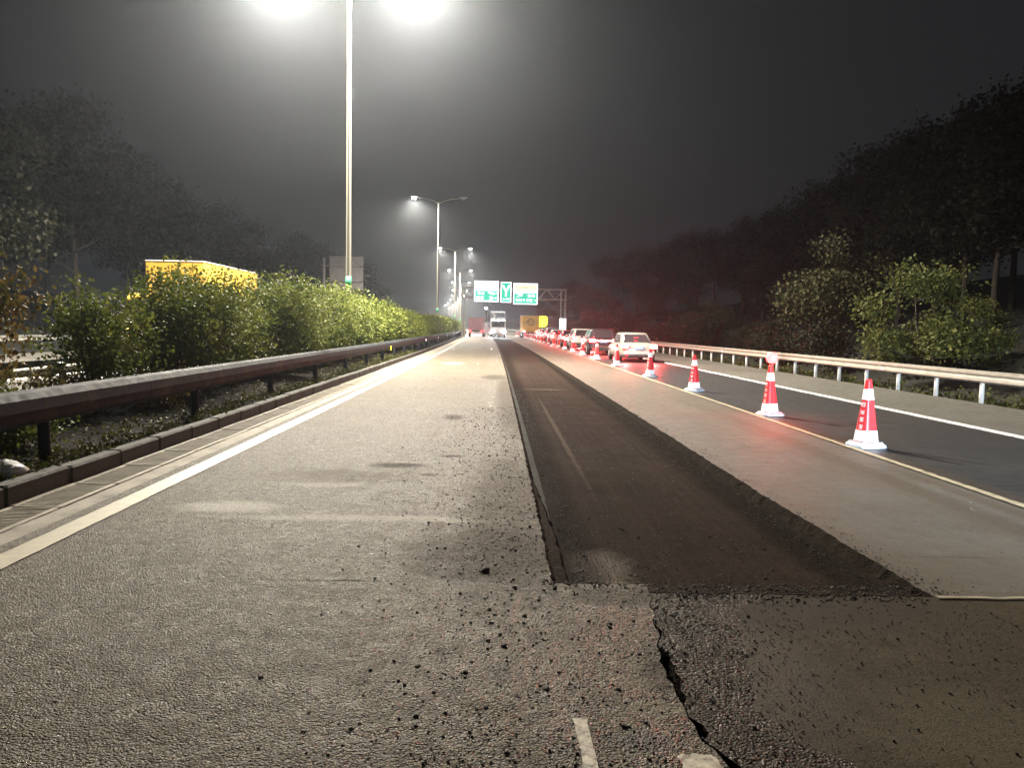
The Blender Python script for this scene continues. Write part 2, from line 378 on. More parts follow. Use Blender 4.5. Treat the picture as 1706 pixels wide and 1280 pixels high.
TL = lambda y: .37 + jag(y, 1.0, .022)          # trench edges
TR = lambda y: 2.64 + jag(y, 9.0, .022) + jag(y, 14.0, .02, 1.7) + .05 * max(0.0, min(1.0, (7.5 - y) / 2.5))
_CP = ((-60, 1.0), (1.0, 1.0), (2.7, .88), (2.9, .83), (3.37, .81), (3.6, .81), (3.85, .86), (4.35, .92), (4.9, 1.0))
def crackL(y):
    for (a, xa), (b, xb) in zip(_CP, _CP[1:]):
        if y <= b: return xa + (xb - xa) * (y - a) / (b - a) + jag(y, 21.0, .03, 7.0)
    return 1.0
def crackR(y):            # hairline that breaks open in a few holes
    wd = .004 + sum(a * math.exp(-((y - c) / q) ** 2) for c, q, a in ((3.62, .10, .075), (3.42, .09, .085), (3.25, .05, .045), (3.98, .05, .025), (2.97, .07, .05), (2.72, .08, .04), (2.4, .2, .03)))
    return crackL(y) + max(.003, wd * .75 * (1 + .9 * mnoise.noise((y * 12, 4.0, 0))))
Y0 = 4.72                                          # where the milled cut begins
Y0R = 4.56
nz = lambda x, y: .004 * mnoise.noise((x * 2.2, y * 2.2, 3.0)) if y < 30 else 0.0
mb = MB()
sheet(mb, -3.46, TL, nz, Y0, FAR, 6)
front = [i * .06 - 1.2 for i in range(99) if i * .06 - 1.2 < Y0 - .03] + [Y0]
sheet(mb, -3.46, crackL, nz, 0, 0, 8, [-40, -20, -8] + front)
road = tag(recalc(mb.build('road', M['lane'], smooth=True)), kind='structure')
def coarse_edge(y): return crackR(y) + .36 + .16 * mnoise.noise((y * 1.7, 17, 0)) + .10 * mnoise.noise((y * 5, 3, 0)) + max(0, y - 3.9) * .5
CR = [-40, -20, -8] + [i * .06 - 1.2 for i in range(99) if i * .06 - 1.2 < Y0R - .03] + [Y0R]
mb = MB(); sheet(mb, crackR, coarse_edge, lambda x, y: nz(x, y) + .001, 0, 0, 6, CR)
tag(recalc(mb.build('road_edge', M['coarse'], smooth=True)), kind='structure')
mb = MB(); sheet(mb, coarse_edge, 4.93, lambda x, y: nz(x, y) + .001, 0, 0, 10, [-40, -20, -8] + [i * .06 - 1.2 for i in range(99) if i * .06 - 1.2 < Y0R - .03] + [Y0R])
tag(recalc(mb.build('road_apron', M['apron'], smooth=True)), kind='structure')
mb = MB(); sheet(mb, TR, 4.93, nz, Y0R, FAR, 4)
tag(recalc(mb.build('road_strip', M['strip'], smooth=True)), kind='structure')
mb = MB(); sheet(mb, 4.93, 8.25, 0.0, -40, FAR, 4)
newlane = tag(recalc(mb.build('road_lane', M['newlane'], smooth=True)), kind='structure')
mb = MB(); sheet(mb, 8.25, 11.75, lambda x, y: -.02 * (x - 8.25) / 3.5, -40, FAR, 3)
tag(recalc(mb.build('road_shoulder', M['shoulder'], smooth=True)), kind='structure')
# milled cut: floor, ledge and broken walls
DEP = -.085
def floor_z(x, y):
    return min(-.02, DEP + .007 * mnoise.noise((x * 9, y * 1.2, 1.0)) + .004 * mnoise.noise((x * 30, y * 14, 1.0)) + max(0, (5.6 - y)) * .035 * (1 if x > 1.15 else 0))
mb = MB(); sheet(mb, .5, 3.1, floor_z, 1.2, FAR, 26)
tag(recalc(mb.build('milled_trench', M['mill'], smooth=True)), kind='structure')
mb = MB()
rows = ys(Y0, FAR)
def wall(mb, rows, fx, fx2, z0, z1, seed):
    vs = []; fs = []; k = 4
    for y in rows:
        for i in range(k + 1):
            t = i / k
            x = fx(y) * (1 - t) + fx2(y) * t + (jag(y + i * 3.3, seed + i * 7, .009, 11) if 0 < i < k else 0)
            vs.append((x + cv(y), y, z0 * (1 - t) + z1 * t))
    n = k + 1
    for a in range(len(rows) - 1):
        for i in range(k): fs.append((a * n + i, a * n + i + 1, a * n + n + i + 1, a * n + n + i))
    mb.add(vs, fs)
wall(mb, rows, TL, lambda y: TL(y) + .03, .002, -.035, 31)
LW = lambda y: .03 + .08 * max(0.0, min(1.0, (8.5 - y) / 2.5))
wall(mb, rows, lambda y: TL(y) + .03, lambda y: TL(y) + LW(y), -.035, -.045, 32)
wall(mb, rows, lambda y: TL(y) + LW(y), lambda y: TL(y) + LW(y) + .03, -.045, -.10, 33)
wall(mb, ys(Y0R, FAR), TR, lambda y: TR(y) - .07, .002, -.10, 35)
# the cross edge at the start of the cut, and the lips of the crack
vs = []; fs = []
for i in range(41):
    x = .37 + (crackL(Y0) - .37) * i / 40
    yy = Y0 + .012 * mnoise.noise((x * 14, 3, 0))
    vs += [(x, Y0, .002), (x, yy + .012, -.04), (x, yy + .02, -.10)]
for i in range(40):
    for j in range(2): fs.append((i * 3 + j, i * 3 + j + 1, i * 3 + j + 4, i * 3 + j + 3))
mb.add(vs, fs)
crk = [i * .06 - 1.2 for i in range(99) if i * .06 - 1.2 < Y0 - .03] + [Y0]
wall(mb, crk, crackL, lambda y: crackL(y) + .004, .002, -.10, 41)
crk2 = [q for q in crk if q < Y0R] + [Y0R]
wall(mb, crk2, crackR, lambda y: crackR(y) - .004, .003, -.10, 43)
vs = []; fs = []
for i in range(61):
    x = crackR(Y0R) + (TR(Y0R) - crackR(Y0R)) * i / 60
    vs += [(x, Y0R, .004), (x, Y0R + .05 + .05 * mnoise.noise((x * 6, 8, 0)), -.02), (x, Y0R + .3 + .1 * mnoise.noise((x * 4, 8, 0)), -.075)]
for i in range(60):
    for j in range(2): fs.append((i * 3 + j, i * 3 + j + 1, i * 3 + j + 4, i * 3 + j + 3))
mb.add(vs, fs)
tag(recalc(mb.build('trench_wall', M['cutwall'])), kind='structure')

# opposite carriageway and median
mb = MB(); sheet(mb, -21.5, -8.2, -.01, 0, 0, 4, coarse(-40, FAR))
opp = tag(recalc(mb.build('opposite_road', M['opp'])), kind='structure')
mb = MB(); sheet(mb, -8.2, -4.30, lambda x, y: .10 + .10 * max(0, 1 - abs(x + 6.2) / 2) + .05 * mnoise.noise((x * 2, y * 1.1, 0)), 0, 0, 10, [-40, -20, -8] + [i * .5 for i in range(-8, 80)] + coarse(40, FAR))
tag(recalc(mb.build('median', M['soil'], smooth=True)), kind='structure')
mb = MB(); sheet(mb, -8.22, -8.04, .16, 0, 0, 1, coarse(-40, FAR)); sheet(mb, -8.22, -8.22, lambda x, y: .0, 0, 0, 1, coarse(-40, FAR))
tag(recalc(mb.build('median_kerb', M['kerb'])), kind='structure')

# painted lines: children of the road they lie on
def line(name, off, wdt, mat, parent, y0, y1, z=.008, wear=.006):
    mb = MB(); rows = [y for y in ys(y0, y1)]
    sheet(mb, lambda y: off - wdt / 2 + jag(y, off * 3 + 1, wear, 8), lambda y: off + wdt / 2 + jag(y, off * 3 + 70, wear, 8), z, 0, 0, 1, rows)
    return recalc(mb.build(name, mat, parent))
line('edge_line', -3.22, .20, M['paint_white'], road, -10, FAR, .009)
line('edge_line', 8.38, .24, M['paint_bright'], newlane, -10, FAR)
for k in range(1):
    line('lane_line', 5.0, .10, M['paint_yellow'], newlane, 6.2, FAR, .009, .02)
for (a, b) in ((2.45, 3.03),):
    line('worn_lane_mark', .365, .055, M['paint_worn'], road, a, b, .010, .012)
mb = MB(); mb.add([(.70, 2.55, .011), (.694, 2.66, .011), (.706, 2.70, .011), (.698, 2.745, .011), (.715, 2.772, .011), (.74, 2.766, .011), (.765, 2.778, .011), (.80, 2.762, .011), (.828, 2.769, .011), (.846, 2.735, .011), (.842, 2.70, .011), (.86, 2.66, .011), (.865, 2.55, .011)], [tuple(range(13))])
recalc(mb.build('worn_lane_mark', M['paint_worn'], road))
mb = MB()
for i in range(60):
    x0 = 2.7 + i * .045; x1 = x0 + .045
    q = lambda x: .012 * mnoise.noise((x * 7, 1, 1))
    mb.add([(x0, 4.515 + q(x0), .012), (x1, 4.515 + q(x1), .012), (x1, 4.545 + q(x1) * 1.6, .012), (x0, 4.545 + q(x0) * 1.6, .012)], [(0, 1, 2, 3)])
recalc(mb.build('joint_seam', M['paint_white'], newlane))
for k in range(14):
    y = 12 + k * 15.0
    if k % 1 == 0:
        mb = MB(); sheet(mb, -12.05, -11.9, .002, 0, 0, 1, [y, y + 3, y + 6]); recalc(mb.build('lane_line', M['paint_white'], opp))
mb = MB(); sheet(mb, -8.75, -8.55, .002, 0, 0, 1, coarse(-20, FAR)); recalc(mb.build('edge_line', M['paint_bright'], opp))

# kerb stones and drain grates along the median
kerb = tag(empty('kerb'), kind='structure')
mb = MB(); mb.bbox((0, 0, 0), (.17, .985, .36), .02); ks = mb.build('kerb_stone', M['kerb'], kerb)
for k in range(46):
    o = ks if k == 0 else ks.copy()
    if k: col.objects.link(o)
    y = 3.0 + k; o.location = (-4.22 + cv(y) + random.uniform(-.006, .006), y, -.01 + random.uniform(-.006, .006)); o.rotation_euler = (0, random.uniform(-.01, .01), heading(y) + random.uniform(-.006, .006)); o.parent = kerb
mb = MB(); sheet(mb, -4.305, -4.135, .165, 0, 0, 1, coarse(48.5, FAR)); sheet(mb, -4.135, -4.134, lambda x, y: .165 if x < -4.1345 else -.05, 0, 0, 1, coarse(48.5, FAR))
recalc(mb.build('kerb_run', M['kerb'], kerb))
mb = MB(); sheet(mb, -4.135, -3.46, -.10, 0, 0, 1, coarse(-10, FAR)); tag(recalc(mb.build('drain_bed', M['soil'])), kind='structure')
drain = tag(empty('drainage_channel', (0, 0, 0)), 'slotted drain cover strip between the median kerb and the white edge line', 'drain')
mb = MB()
for s in (-.19, .19): mb.bbox((s, 0, 0), (.05, .98, .05), .006)
for i in range(21): mb.bbox((0, -.46 + i * .046, -.004), (.36, .024, .04), .004)
for s in (-.478, .478): mb.box((0, s, 0), (.36, .018, .046))
gr = mb.build('grate', M['grate'], drain)
for k in range(34):
    o = gr if k == 0 else gr.copy()
    if k: col.objects.link(o)
    y = 3.0 + k; o.location = (-3.90 + cv(y) + random.uniform(-.004, .004), y, -.022 + random.uniform(-.004, .004)); o.rotation_euler = (0, random.uniform(-.01, .01), heading(y) + random.uniform(-.004, .004)); o.parent = drain
mb = MB(); sheet(mb, -4.11, -3.68, -.004, 0, 0, 2, coarse(36.5, FAR)); recalc(mb.build('far_cover_strip', M['grate'], drain))
mb = MB()
sheet(mb, lambda y: -3.67 + jag(y, 55, .01), -3.455, lambda x, y: -.006 + .004 * mnoise.noise((x * 5, y * 3, 0)), -6, FAR, 3)
tag(recalc(mb.build('gutter_edging', M['concrete'], smooth=True)), kind='structure')

# ------------------------------------------------------------------ guardrails
def wbeam(z0, face):
    """profile (x,z) of a two-wave beam, open to the back; face = +1 bulges to +x"""
    pts = [(0, .0), (.035, .02), (.08, .05), (.08, .085), (.03, .125), (.015, .155), (.03, .185), (.08, .225), (.08, .26), (.035, .29), (0, .31)]
    return [(face * x, z0 + z) for x, z in pts]
def guardrail(name, off, face, z0, post_h, y0, y1, step, mats, label, nbeam, block, box=False):
    root = tag(empty(name, (off, 0, 0)), label, 'guardrail')
    prof = wbeam(z0, face)
    L = step
    def beam(ya, yb):
        mb = MB(); n = max(1, int((yb - ya) / 2)); fr = []
        back = [(x - face * .006, z) for x, z in reversed(prof)]
        ring = prof + back
        if box:
            ring = [(face * a, z0 + b) for a, b in ((-.05, .03), (.03, 0), (.085, .05), (.095, .15), (.085, .26), (.03, .32), (-.05, .34))]
        for i in range(n + 1):
            y = ya + (yb - ya) * i / n; fr.append([(x + cv(y), y, z) for x, z in ring])
        return recalc(mb.rings(fr).build('beam', mats[0], root))
    y = y0
    for k in range(nbeam):
        beam(y, y + L - .004); y += L
    if y < y1:
        beam(y, y1)
    # posts
    mb = MB(); mb.lathe([(.057, -.3), (.057, post_h), (.045, post_h + .012)], 12); p0 = mb.build('post', mats[1], root, True)
    mb = MB(); mb.bbox((face * .075, 0, z0 + .155), (.14, .18, .2), .01); b0 = mb.build('spacer_block', mats[1], root)
    yy = y0 + step / 2; first = True; n = 0
    while yy < min(y1, y0 + step * (nbeam + 24)):
        p = p0 if first else p0.copy(); b = b0 if first else b0.copy()
        if not first: col.objects.link(p); col.objects.link(b)
        for o in (p, b):
            o.parent = root
        p.location = (cv(yy) - face * .13, yy, 0); b.location = (cv(yy) - face * .13, yy, 0)
        first = False; yy += step; n += 1
    return root
railL = guardrail('guardrail', -4.55, 1, .56, .80, 2.0, FAR, 4.0, (M['galv_dull'], M['galv_dull']), 'long dusty guardrail along the planted median, beside the drain strip', 14, 1, box=True)
railO = guardrail('guardrail', -7.95, -1, .56, .80, 4.0, FAR, 4.0, (M['galv'], M['galv']), 'guardrail on the far side of the median hedge, facing the opposite carriageway', 10, 1)
railR = guardrail('guardrail', 12.05, -1, .44, .68, 8.0, FAR, 2.0, (M['rail_right'], M['post_white']), 'pale guardrail with whitish posts along the right shoulder', 26, 1)
railE = guardrail('guardrail', -22.0, 1, .5, .74, 8.0, FAR, 4.0, (M['galv'], M['galv']), 'guardrail at the outer edge of the opposite carriageway, below the dark trees', 12, 1)
# small reflectors bolted on the rails
mb = MB(); mb.bbox((0, 0, 0), (.05, .03, .17), .008); rf = mb.build('reflector', glow('yellow_reflector_glow', (.85, .95, .05), .9), railL); rf.location = (.16 + cv(33), 32.5, .62)  # this reflector emits a little, in place of light it would throw back
mb = MB(); mb.bbox((0, 0, 0), (.05, .03, .12), .008); rw = mb.build('reflector', M['white_band'], railL); rw.location = (.15 + cv(50), 50, .68)
for y in (62, 76, 92):
    o = rw.copy(); col.objects.link(o); o.parent = railL; o.location = (.15 + cv(y), y, .68)
mb = MB(); mb.add([(0, 0, 0), (.0, .09, 0), (0, .045, .10), (-.03, 0, 0), (-.03, .09, 0), (-.03, .045, .10)], [(0, 1, 2), (5, 4, 3), (0, 3, 4, 1), (1, 4, 5, 2), (2, 5, 3, 0)])
rr = mb.build('reflector', M['white_band'], railR); rr.location = (-.14 + cv(24), 23.4, .52)
o = rr.copy(); col.objects.link(o); o.parent = railR; o.location = (-.14 + cv(40), 40, .52)

# ------------------------------------------------------------------ street lamps
POLE_H = 15.2; P1 = 31.8; PS = 54.6; PX = -6.05
def make_lamp():
    root = empty('street_lamp')
    MB().lathe([(.125, 0), (.12, .2), (.115, 2.0), (.07, POLE_H - .2), (.065, POLE_H)], 16).build('pole', M['pole'], root, True)
    MB().bbox((0, 0, .03), (.5, .5, .06), .01).build('base_plate', M['galv'], root)
    MB().lathe([(.120, 2.95), (.120, 3.45)], 16).build('number_band', M['pole_green'], root, True)
    for s in (-1, 1):
        MB().tube([(0, 0, POLE_H - .25), (s * .5, 0, POLE_H + .05), (s * 1.3, 0, POLE_H + .28), (s * 2.3, 0, POLE_H + .42)], [.05, .045, .04, .035], 8).build('arm', M['pole'], root, True)
        hd = MB(); fr = []
        for t, wd, ht in ((0, .05, .05), (.12, .11, .08), (.35, .19, .12), (.75, .18, .11), (.95, .06, .05)):
            fr.append([(s * (2.25 + t), wd * math.cos(a) , POLE_H + .44 + t * .05 + ht * max(-.35, math.sin(a))) for a in [2 * math.pi * k / 12 for k in range(12)]])
        h = recalc(hd.rings(fr).build('lamp_head', M['lamp_body'], root, True))
        ln = MB(); ln.lathe([(.03, -.20), (.14, -.18), (.23, -.12), (.26, -.04), (.26, 0)], 16)
        l = ln.build('lens', M['lamp_on'], h, True); l.location = (s * 2.72, 0, POLE_H + .43)
        ld = bpy.data.lights.new('lamp_light', 'SPOT'); ld.energy = LAMP_W; ld.color = LAMP_COL; ld.spot_size = R(168); ld.spot_blend = .55; ld.shadow_soft_size = .16
        lo = bpy.data.objects.new('lamp_light', ld); col.objects.link(lo); lo.parent = h; lo.location = (s * 2.72, 0, POLE_H + .20)
    return root
lamp0 = make_lamp()
names = {-1: 'street lamp behind the viewer on the median', 0: 'nearest white twin-arm street lamp, its heads at the top edge of the picture',
         1: 'second street lamp along the median, only its left head lit', 2: 'third street lamp along the median, both heads lit', 3: 'fourth street lamp along the median, just left of the gantry sign'}
for k in range(0, 10):
    r = lamp0 if k == 0 else dup(lamp0)
    y = P1 + k * PS
    r.location = (PX + cv(y), y, .1); r.rotation_euler = (0, 0, heading(y))
    tag(r, names.get(k, 'distant lit street lamp crowded at the vanishing point of the road'), 'street lamp', 'street lamps on the median')
    if k == 1:
        hs = [c for c in r.children if c.name.startswith('lamp_head')][1]
        for c in list(hs.children):
            if c.type == 'LIGHT': bpy.data.objects.remove(c)
            else: c.data = c.data.copy(); c.data.materials[0] = M['lamp_off']

# ------------------------------------------------------------------ foliage builders
def leaf(mb, p, size, rng):
    n = Vector((rng.gauss(0, 1), rng.gauss(0, 1), rng.gauss(.5, 1))).normalized()
    a = n.orthogonal().normalized(); a.rotate(Matrix.Rotation(rng.uniform(0, 6.28), 3, n)); b = n.cross(a)
    L = size * rng.uniform(.7, 1.35); W = L * .36
    mb.add([p - a * L * .5, p + b * W + n * L * .06, p + a * L * .5, p - b * W + n * L * .06], [(0, 1, 2), (0, 2, 3)])
def foliage(rng, lobes, n, size, shell=.55):
    """leaves packed toward the outside of overlapping lobes, in twig-sized clumps"""
    mb = MB(); tot = sum(l[3] * l[4] for l in lobes)
    per = 14
    for (x, y, z, rx, rz) in lobes:
        m = int(n / per * rx * rz / tot)
        for _ in range(m):
            d = Vector((rng.gauss(0, 1), rng.gauss(0, 1), rng.gauss(0, 1))).normalized()
            rr = (rng.random() ** (1 - shell)) * rng.uniform(.82, 1.10)
            c = Vector((x + d.x * rx * rr, y + d.y * rx * rr, z + d.z * rz * rr))
            if c.z < .05: continue
            sp = size * 1.7
            for _ in range(per):
                leaf(mb, c + Vector((rng.gauss(0, sp), rng.gauss(0, sp), rng.gauss(0, sp * .8))), size, rng)
    return mb
def shrub_variant(seed, n, size, h=2.5, r=1.25, mat='leaf_hedge'):
    rng = random.Random(seed); lobes = []
    for _ in range(9):
        a = rng.uniform(0, 6.28); q = rng.uniform(.1, .6) * r
        rx = rng.uniform(.45, .68) * r; zc = rng.uniform(.28, .78) * h
        lobes.append((q * math.cos(a), q * math.sin(a), zc, rx, min(rx * rng.uniform(.8, 1.1), h - zc)))
    lobes.append((0, 0, h * .45, r * .85, h * .42))
    f = foliage(rng, lobes, n, size).build('foliage', M[mat])
    mb = MB()
    for _ in range(7):
        a = rng.uniform(0, 6.28); q = rng.uniform(.1, .6) * r
        mb.tube([(q * .15 * math.cos(a), q * .15 * math.sin(a), -.15), (q * .5 * math.cos(a), q * .5 * math.sin(a), h * .35), (q * math.cos(a), q * math.sin(a), h * .75)], [.03, .022, .008], 6)
    s = mb.build('stem', M['stem'])
    for o in (f, s): col.objects.unlink(o)
    return (f, s)
def place(name, var, loc, rz, scl, label, cat, group):
    r = empty(name, loc, rz); r.scale = scl
    for o in var:
        c = o.copy(); col.objects.link(c); c.parent = r
    return tag(r, label, cat, group)
near = [shrub_variant(s, 16000, .064, 2.5, 1.35) for s in (11, 12, 13)]
mid = [shrub_variant(s, 6000, .10) for s in (21, 22)]
farv = [shrub_variant(s, 2200, .17) for s in (31, 32)]
open_ = shrub_variant(44, 6800, .066)
thin = shrub_variant(41, 2600, .065, 1.9, .8, 'leaf_dry')
low = shrub_variant(42, 3500, .05, .55, .75, 'leaf_hedge')
lowdry = shrub_variant(43, 2600, .05, .7, .7, 'leaf_dry')
G = 'clipped shrubs of the median hedge'
rng = random.Random(5)
place('median_shrub', thin, (-6.15, 8.9, .15), 0, (1, 1, 1.25), 'sparse reddish shrub at the left picture edge, before the gap in the hedge', 'shrub', G)
for i, (x, y, lab, vv) in enumerate((( -6.3, 9.8, 'low green plant in the hedge gap, behind the guardrail', low), (-5.5, 8.6, 'low leafy plant touching the guardrail at the left picture edge', low), (-6.5, 11.6, 'low reddish plant under the first tall shrub', lowdry), (-5.6, 12.6, 'low reddish plant between the first and second tall shrubs', lowdry), (-7.0, 10.4, 'low plant against the far guardrail in the hedge gap', low))):
    place('low_plant', vv, (x + cv(y), y, .15), i * 1.3, (1, 1, 1), lab, 'plant', 'low plants in the hedge gap')
yy = 11.9; k = 0
while yy < 300:
    v = open_ if k == 0 else near[k % 3] if yy < 30 else (mid[k % 2] if yy < 75 else farv[k % 2])
    hs = {0: .90, 1: .97, 2: .99, 3: .97, 4: .95}.get(k, rng.uniform(.96, 1.12) if yy < 45 else rng.uniform(.88, 1.0))
    lab = {0: 'first tall median shrub right of the hedge gap, headlights shining through it', 1: 'large shrub in front of the yellow truck, second from the hedge gap', 2: 'tall rounded shrub below the far end of the yellow truck', 3: 'fourth tall shrub from the hedge gap, just right of the yellow truck'}.get(k)
    if lab is None:
        lab = '%s tall shrub from the hedge gap along the median' % ['fifth', 'sixth', 'seventh', 'eighth', 'ninth', 'tenth', 'eleventh', 'twelfth', 'thirteenth', 'fourteenth', 'fifteenth', 'sixteenth', 'seventeenth', 'eighteenth', 'nineteenth', 'twentieth'][min(15, k - 4)] if yy < 45 else 'distant clipped shrub in the receding median hedge'
    sy = 1.0 if yy < 30 else 1.15
    place('median_shrub', v, (PX - .1 + cv(yy) + rng.uniform(-.15, .15), yy, .15), rng.uniform(0, 6.28), (.98 * hs, sy * hs, hs * 1.03), lab, 'shrub', G)
    if k == 0: yy += 2.35
    else: yy += (1.75 if yy < 30 else (2.3 if yy < 75 else 3.2)) * rng.uniform(.92, 1.1)
    k += 1
# weeds on the soil behind the kerb
mb = MB(); rng = random.Random(77)
for _ in range(900):
    y = 4 + 40 * rng.random() ** 1.5; x = -4.34 - abs(rng.gauss(0, .22 if rng.random() < .6 else .9)); s = rng.uniform(.03, .085)
    c = Vector((x + cv(y), y, .13))
    for q in range(rng.randint(8, 22)):
        leaf(mb, c + Vector((rng.gauss(0, s), rng.gauss(0, s), abs(rng.gauss(.02, s * .8)))), .045, rng)
tag(mb.build('weeds', M['weed']), 'low weeds and leaf litter on the soil behind the median kerb', 'weeds', kind='stuff')
mb = MB()
for _ in range(900):
    y = 9 + 70 * rng.random() ** 1.4; x = 12.3 + abs(rng.gauss(0, .9)); s = rng.uniform(.05, .16)
    c = Vector((x + cv(y), y, land_z(x, y)))
    for q in range(rng.randint(8, 20)):
        leaf(mb, c + Vector((rng.gauss(0, s), rng.gauss(0, s), abs(rng.gauss(.08, s * 1.2)))), .10, rng)
tag(mb.build('verge_grass', M['weed']), 'rough grass and weeds behind the right guardrail', 'grass', kind='stuff')

# ------------------------------------------------------------------ trees
def tree_variant(seed, h, r, n, size, mat, trunk=.18):
    rng = random.Random(seed); mb = MB(); lobes = []
    top = Vector((rng.uniform(-.4, .4), rng.uniform(-.4, .4), h * .78))
    path = [Vector((0, 0, -.4)), Vector((rng.uniform(-.1, .1), rng.uniform(-.1, .1), h * .25)), top * .65, top]
    mb.tube(path, [trunk, trunk * .8, trunk * .5, trunk * .15], 8)
    for k in range(11):
        t = rng.uniform(.32, .95); b = top * t; a = k * 2.4 + rng.uniform(-.4, .4); L = r * rng.uniform(.55, 1.0) * (1.15 - .5 * t)
        e = b + Vector((math.cos(a) * L, math.sin(a) * L, h * rng.uniform(.06, .16)))
        mb.tube([b, (b + e) / 2 + Vector((0, 0, -.08 * L)), e], [trunk * .35, trunk * .22, trunk * .08], 6)
        q = r * rng.uniform(.30, .50)
        lobes.append((e.x, e.y, e.z, q, q * rng.uniform(.6, .9)))
        if rng.random() < .6:
            m_ = (b + e) / 2; q *= .75; lobes.append((m_.x, m_.y, m_.z + .3, q, q * .7))
    lobes.append((top.x, top.y, h * .9, r * .38, h * .10))
    f = foliage(rng, lobes, n, size, .5).build('crown', M[mat]); s = mb.build('trunk', M['bark'], None, True)
    for o in (f, s): col.objects.unlink(o)
    return (f, s)
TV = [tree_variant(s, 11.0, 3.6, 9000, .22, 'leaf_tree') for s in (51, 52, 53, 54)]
TB = [tree_variant(67, 4.6, 2.2, 6500, .14, 'leaf_bush', .07), tree_variant(62, 6.5, 2.3, 9000, .16, 'leaf_olive', .10)]
TU = [shrub_variant(71, 5000, .13, 2.8, 2.0, 'leaf_tree'), shrub_variant(72, 5000, .13, 3.4, 1.8, 'leaf_tree')]
G2 = 'dark woodland trees on the right hillside'
def at(px, y):            # road-frame x of something seen at picture column px, distance y
    return (px - 830) / 1282.0 * y
def tree(v, x, y, s, lab, grp, name='tree', zs=1.0):
    place(name, v, (x, y, land_z(x, y) - .1), rng.uniform(0, 6.28), (s, s, s * zs), lab, 'tree', grp)
tree(TB[0], at(1545, 26.0), 26.0, .95, 'low bright green bushy tree right behind the right guardrail', None)
tree(TB[1], at(1395, 35.0), 35.0, .95, 'olive green small tree left of the bright bushy one', None)
tree(TB[0], at(1640, 30.0), 30.5, .6, 'half-lit bush at the right picture edge behind the guardrail', None)
tree(TB[1], at(1190, 60.0), 60.0, .6, 'dim low tree behind the guardrail, right of the silver car', None)
i = 0
for (px, y, s) in ((1010, 150, 1.35), (960, 175, 1.1), (1060, 140, 1.35), (1130, 125, 1.25), (1100, 118, 1.1), (1190, 104, 1.15), (1235, 92, 1.05), (1290, 80, 1.1), (1340, 66, 1.05), (1310, 74, .9),
                   (1400, 62, 1.1), (1445, 54, 1.0), (1500, 50, 1.1), (1560, 46, 1.1), (1610, 42, 1.0), (1660, 40, 1.1), (1720, 38, 1.15), (1600, 52, 1.25), (1480, 64, 1.3), (1690, 50, 1.3),
                   (930, 230, 1.0), (905, 300, .9), (1380, 80, 1.3), (1160, 140, 1.4), (1800, 40, 1.2), (1240, 110, 1.3), (1090, 95, .6), (1020, 120, .6), (1150, 82, .55), (980, 150, .6), (1270, 62, .6)):
    x = at(px, y)
    row = 'front' if s < .7 else ('upper' if s > 1.22 else 'middle')
    spot = next(t for q, t in ((950, 'just right of the gantry column'), (1000, 'above the middle of the car queue'), (1050, 'above the dark car'), (1105, 'above the silver sedan'), (1165, 'above the third cone from the right'), (1215, 'well left of the lamp-topped cone'), (1285, 'straight above the lamp-topped cone'), (1345, 'left of the small olive tree'), (1420, 'behind the small olive tree'), (1470, 'between the olive tree and the bright bushy tree'), (1530, 'behind the left half of the bright bushy tree'), (1590, 'behind the right half of the bright bushy tree'), (1640, 'right of the bright bushy tree'), (1680, 'near the right picture edge'), (9999, 'cut by the right picture edge')) if px < q)
    lab = 'dark tree in the %s row, %s' % (row, spot)
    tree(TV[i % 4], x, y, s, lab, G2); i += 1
for k in range(26):
    y = 20 + k * 5.2 + rng.uniform(-1.5, 1.5); x = 14.6 + rng.uniform(0, 3.5) + cv(y)
    if 23 < y < 29 : continue
    px_ = 830 + x / y * 1282
    tree(TU[k % 2], x, y, rng.uniform(.7, 1.25), 'dark bush behind the right guardrail, ' + ('near the right picture edge' if px_ > 1560 else 'left of the bright bushy tree' if px_ > 1440 else 'below the small olive tree' if px_ > 1340 else 'above the lamp-topped cone' if px_ > 1230 else 'right of the silver sedan' if px_ > 1100 else 'beyond the queue of cars'), 'dark undergrowth along the right guardrail', 'bush', 1.0)
G3 = 'dark trees beyond the opposite carriageway'
for k in range(30):
    y = 14 + k * 6.5; x = -26.5 - rng.uniform(0, 7) - (k % 2) * 4
    px_ = 830 + x / y * 1282
    lab = 'dark tree over the road, ' + ('outside the left picture edge' if px_ < 0 else 'above the hedge gap at the far left' if px_ < 110 else 'left of the yellow truck' if px_ < 230 else 'behind the cab of the yellow truck' if px_ < 330 else 'behind the rear of the yellow truck' if px_ < 440 else 'between yellow truck and grey sign' if px_ < 550 else 'behind the nearest lamp pole' if px_ < 615 else 'between the first two lamp poles')
    lab += ', front row' if k % 2 == 0 else ', back row'
    tree(TV[k % 4], x + cv(y), y, rng.uniform(.95, 1.3), lab, G3, zs=1.15)

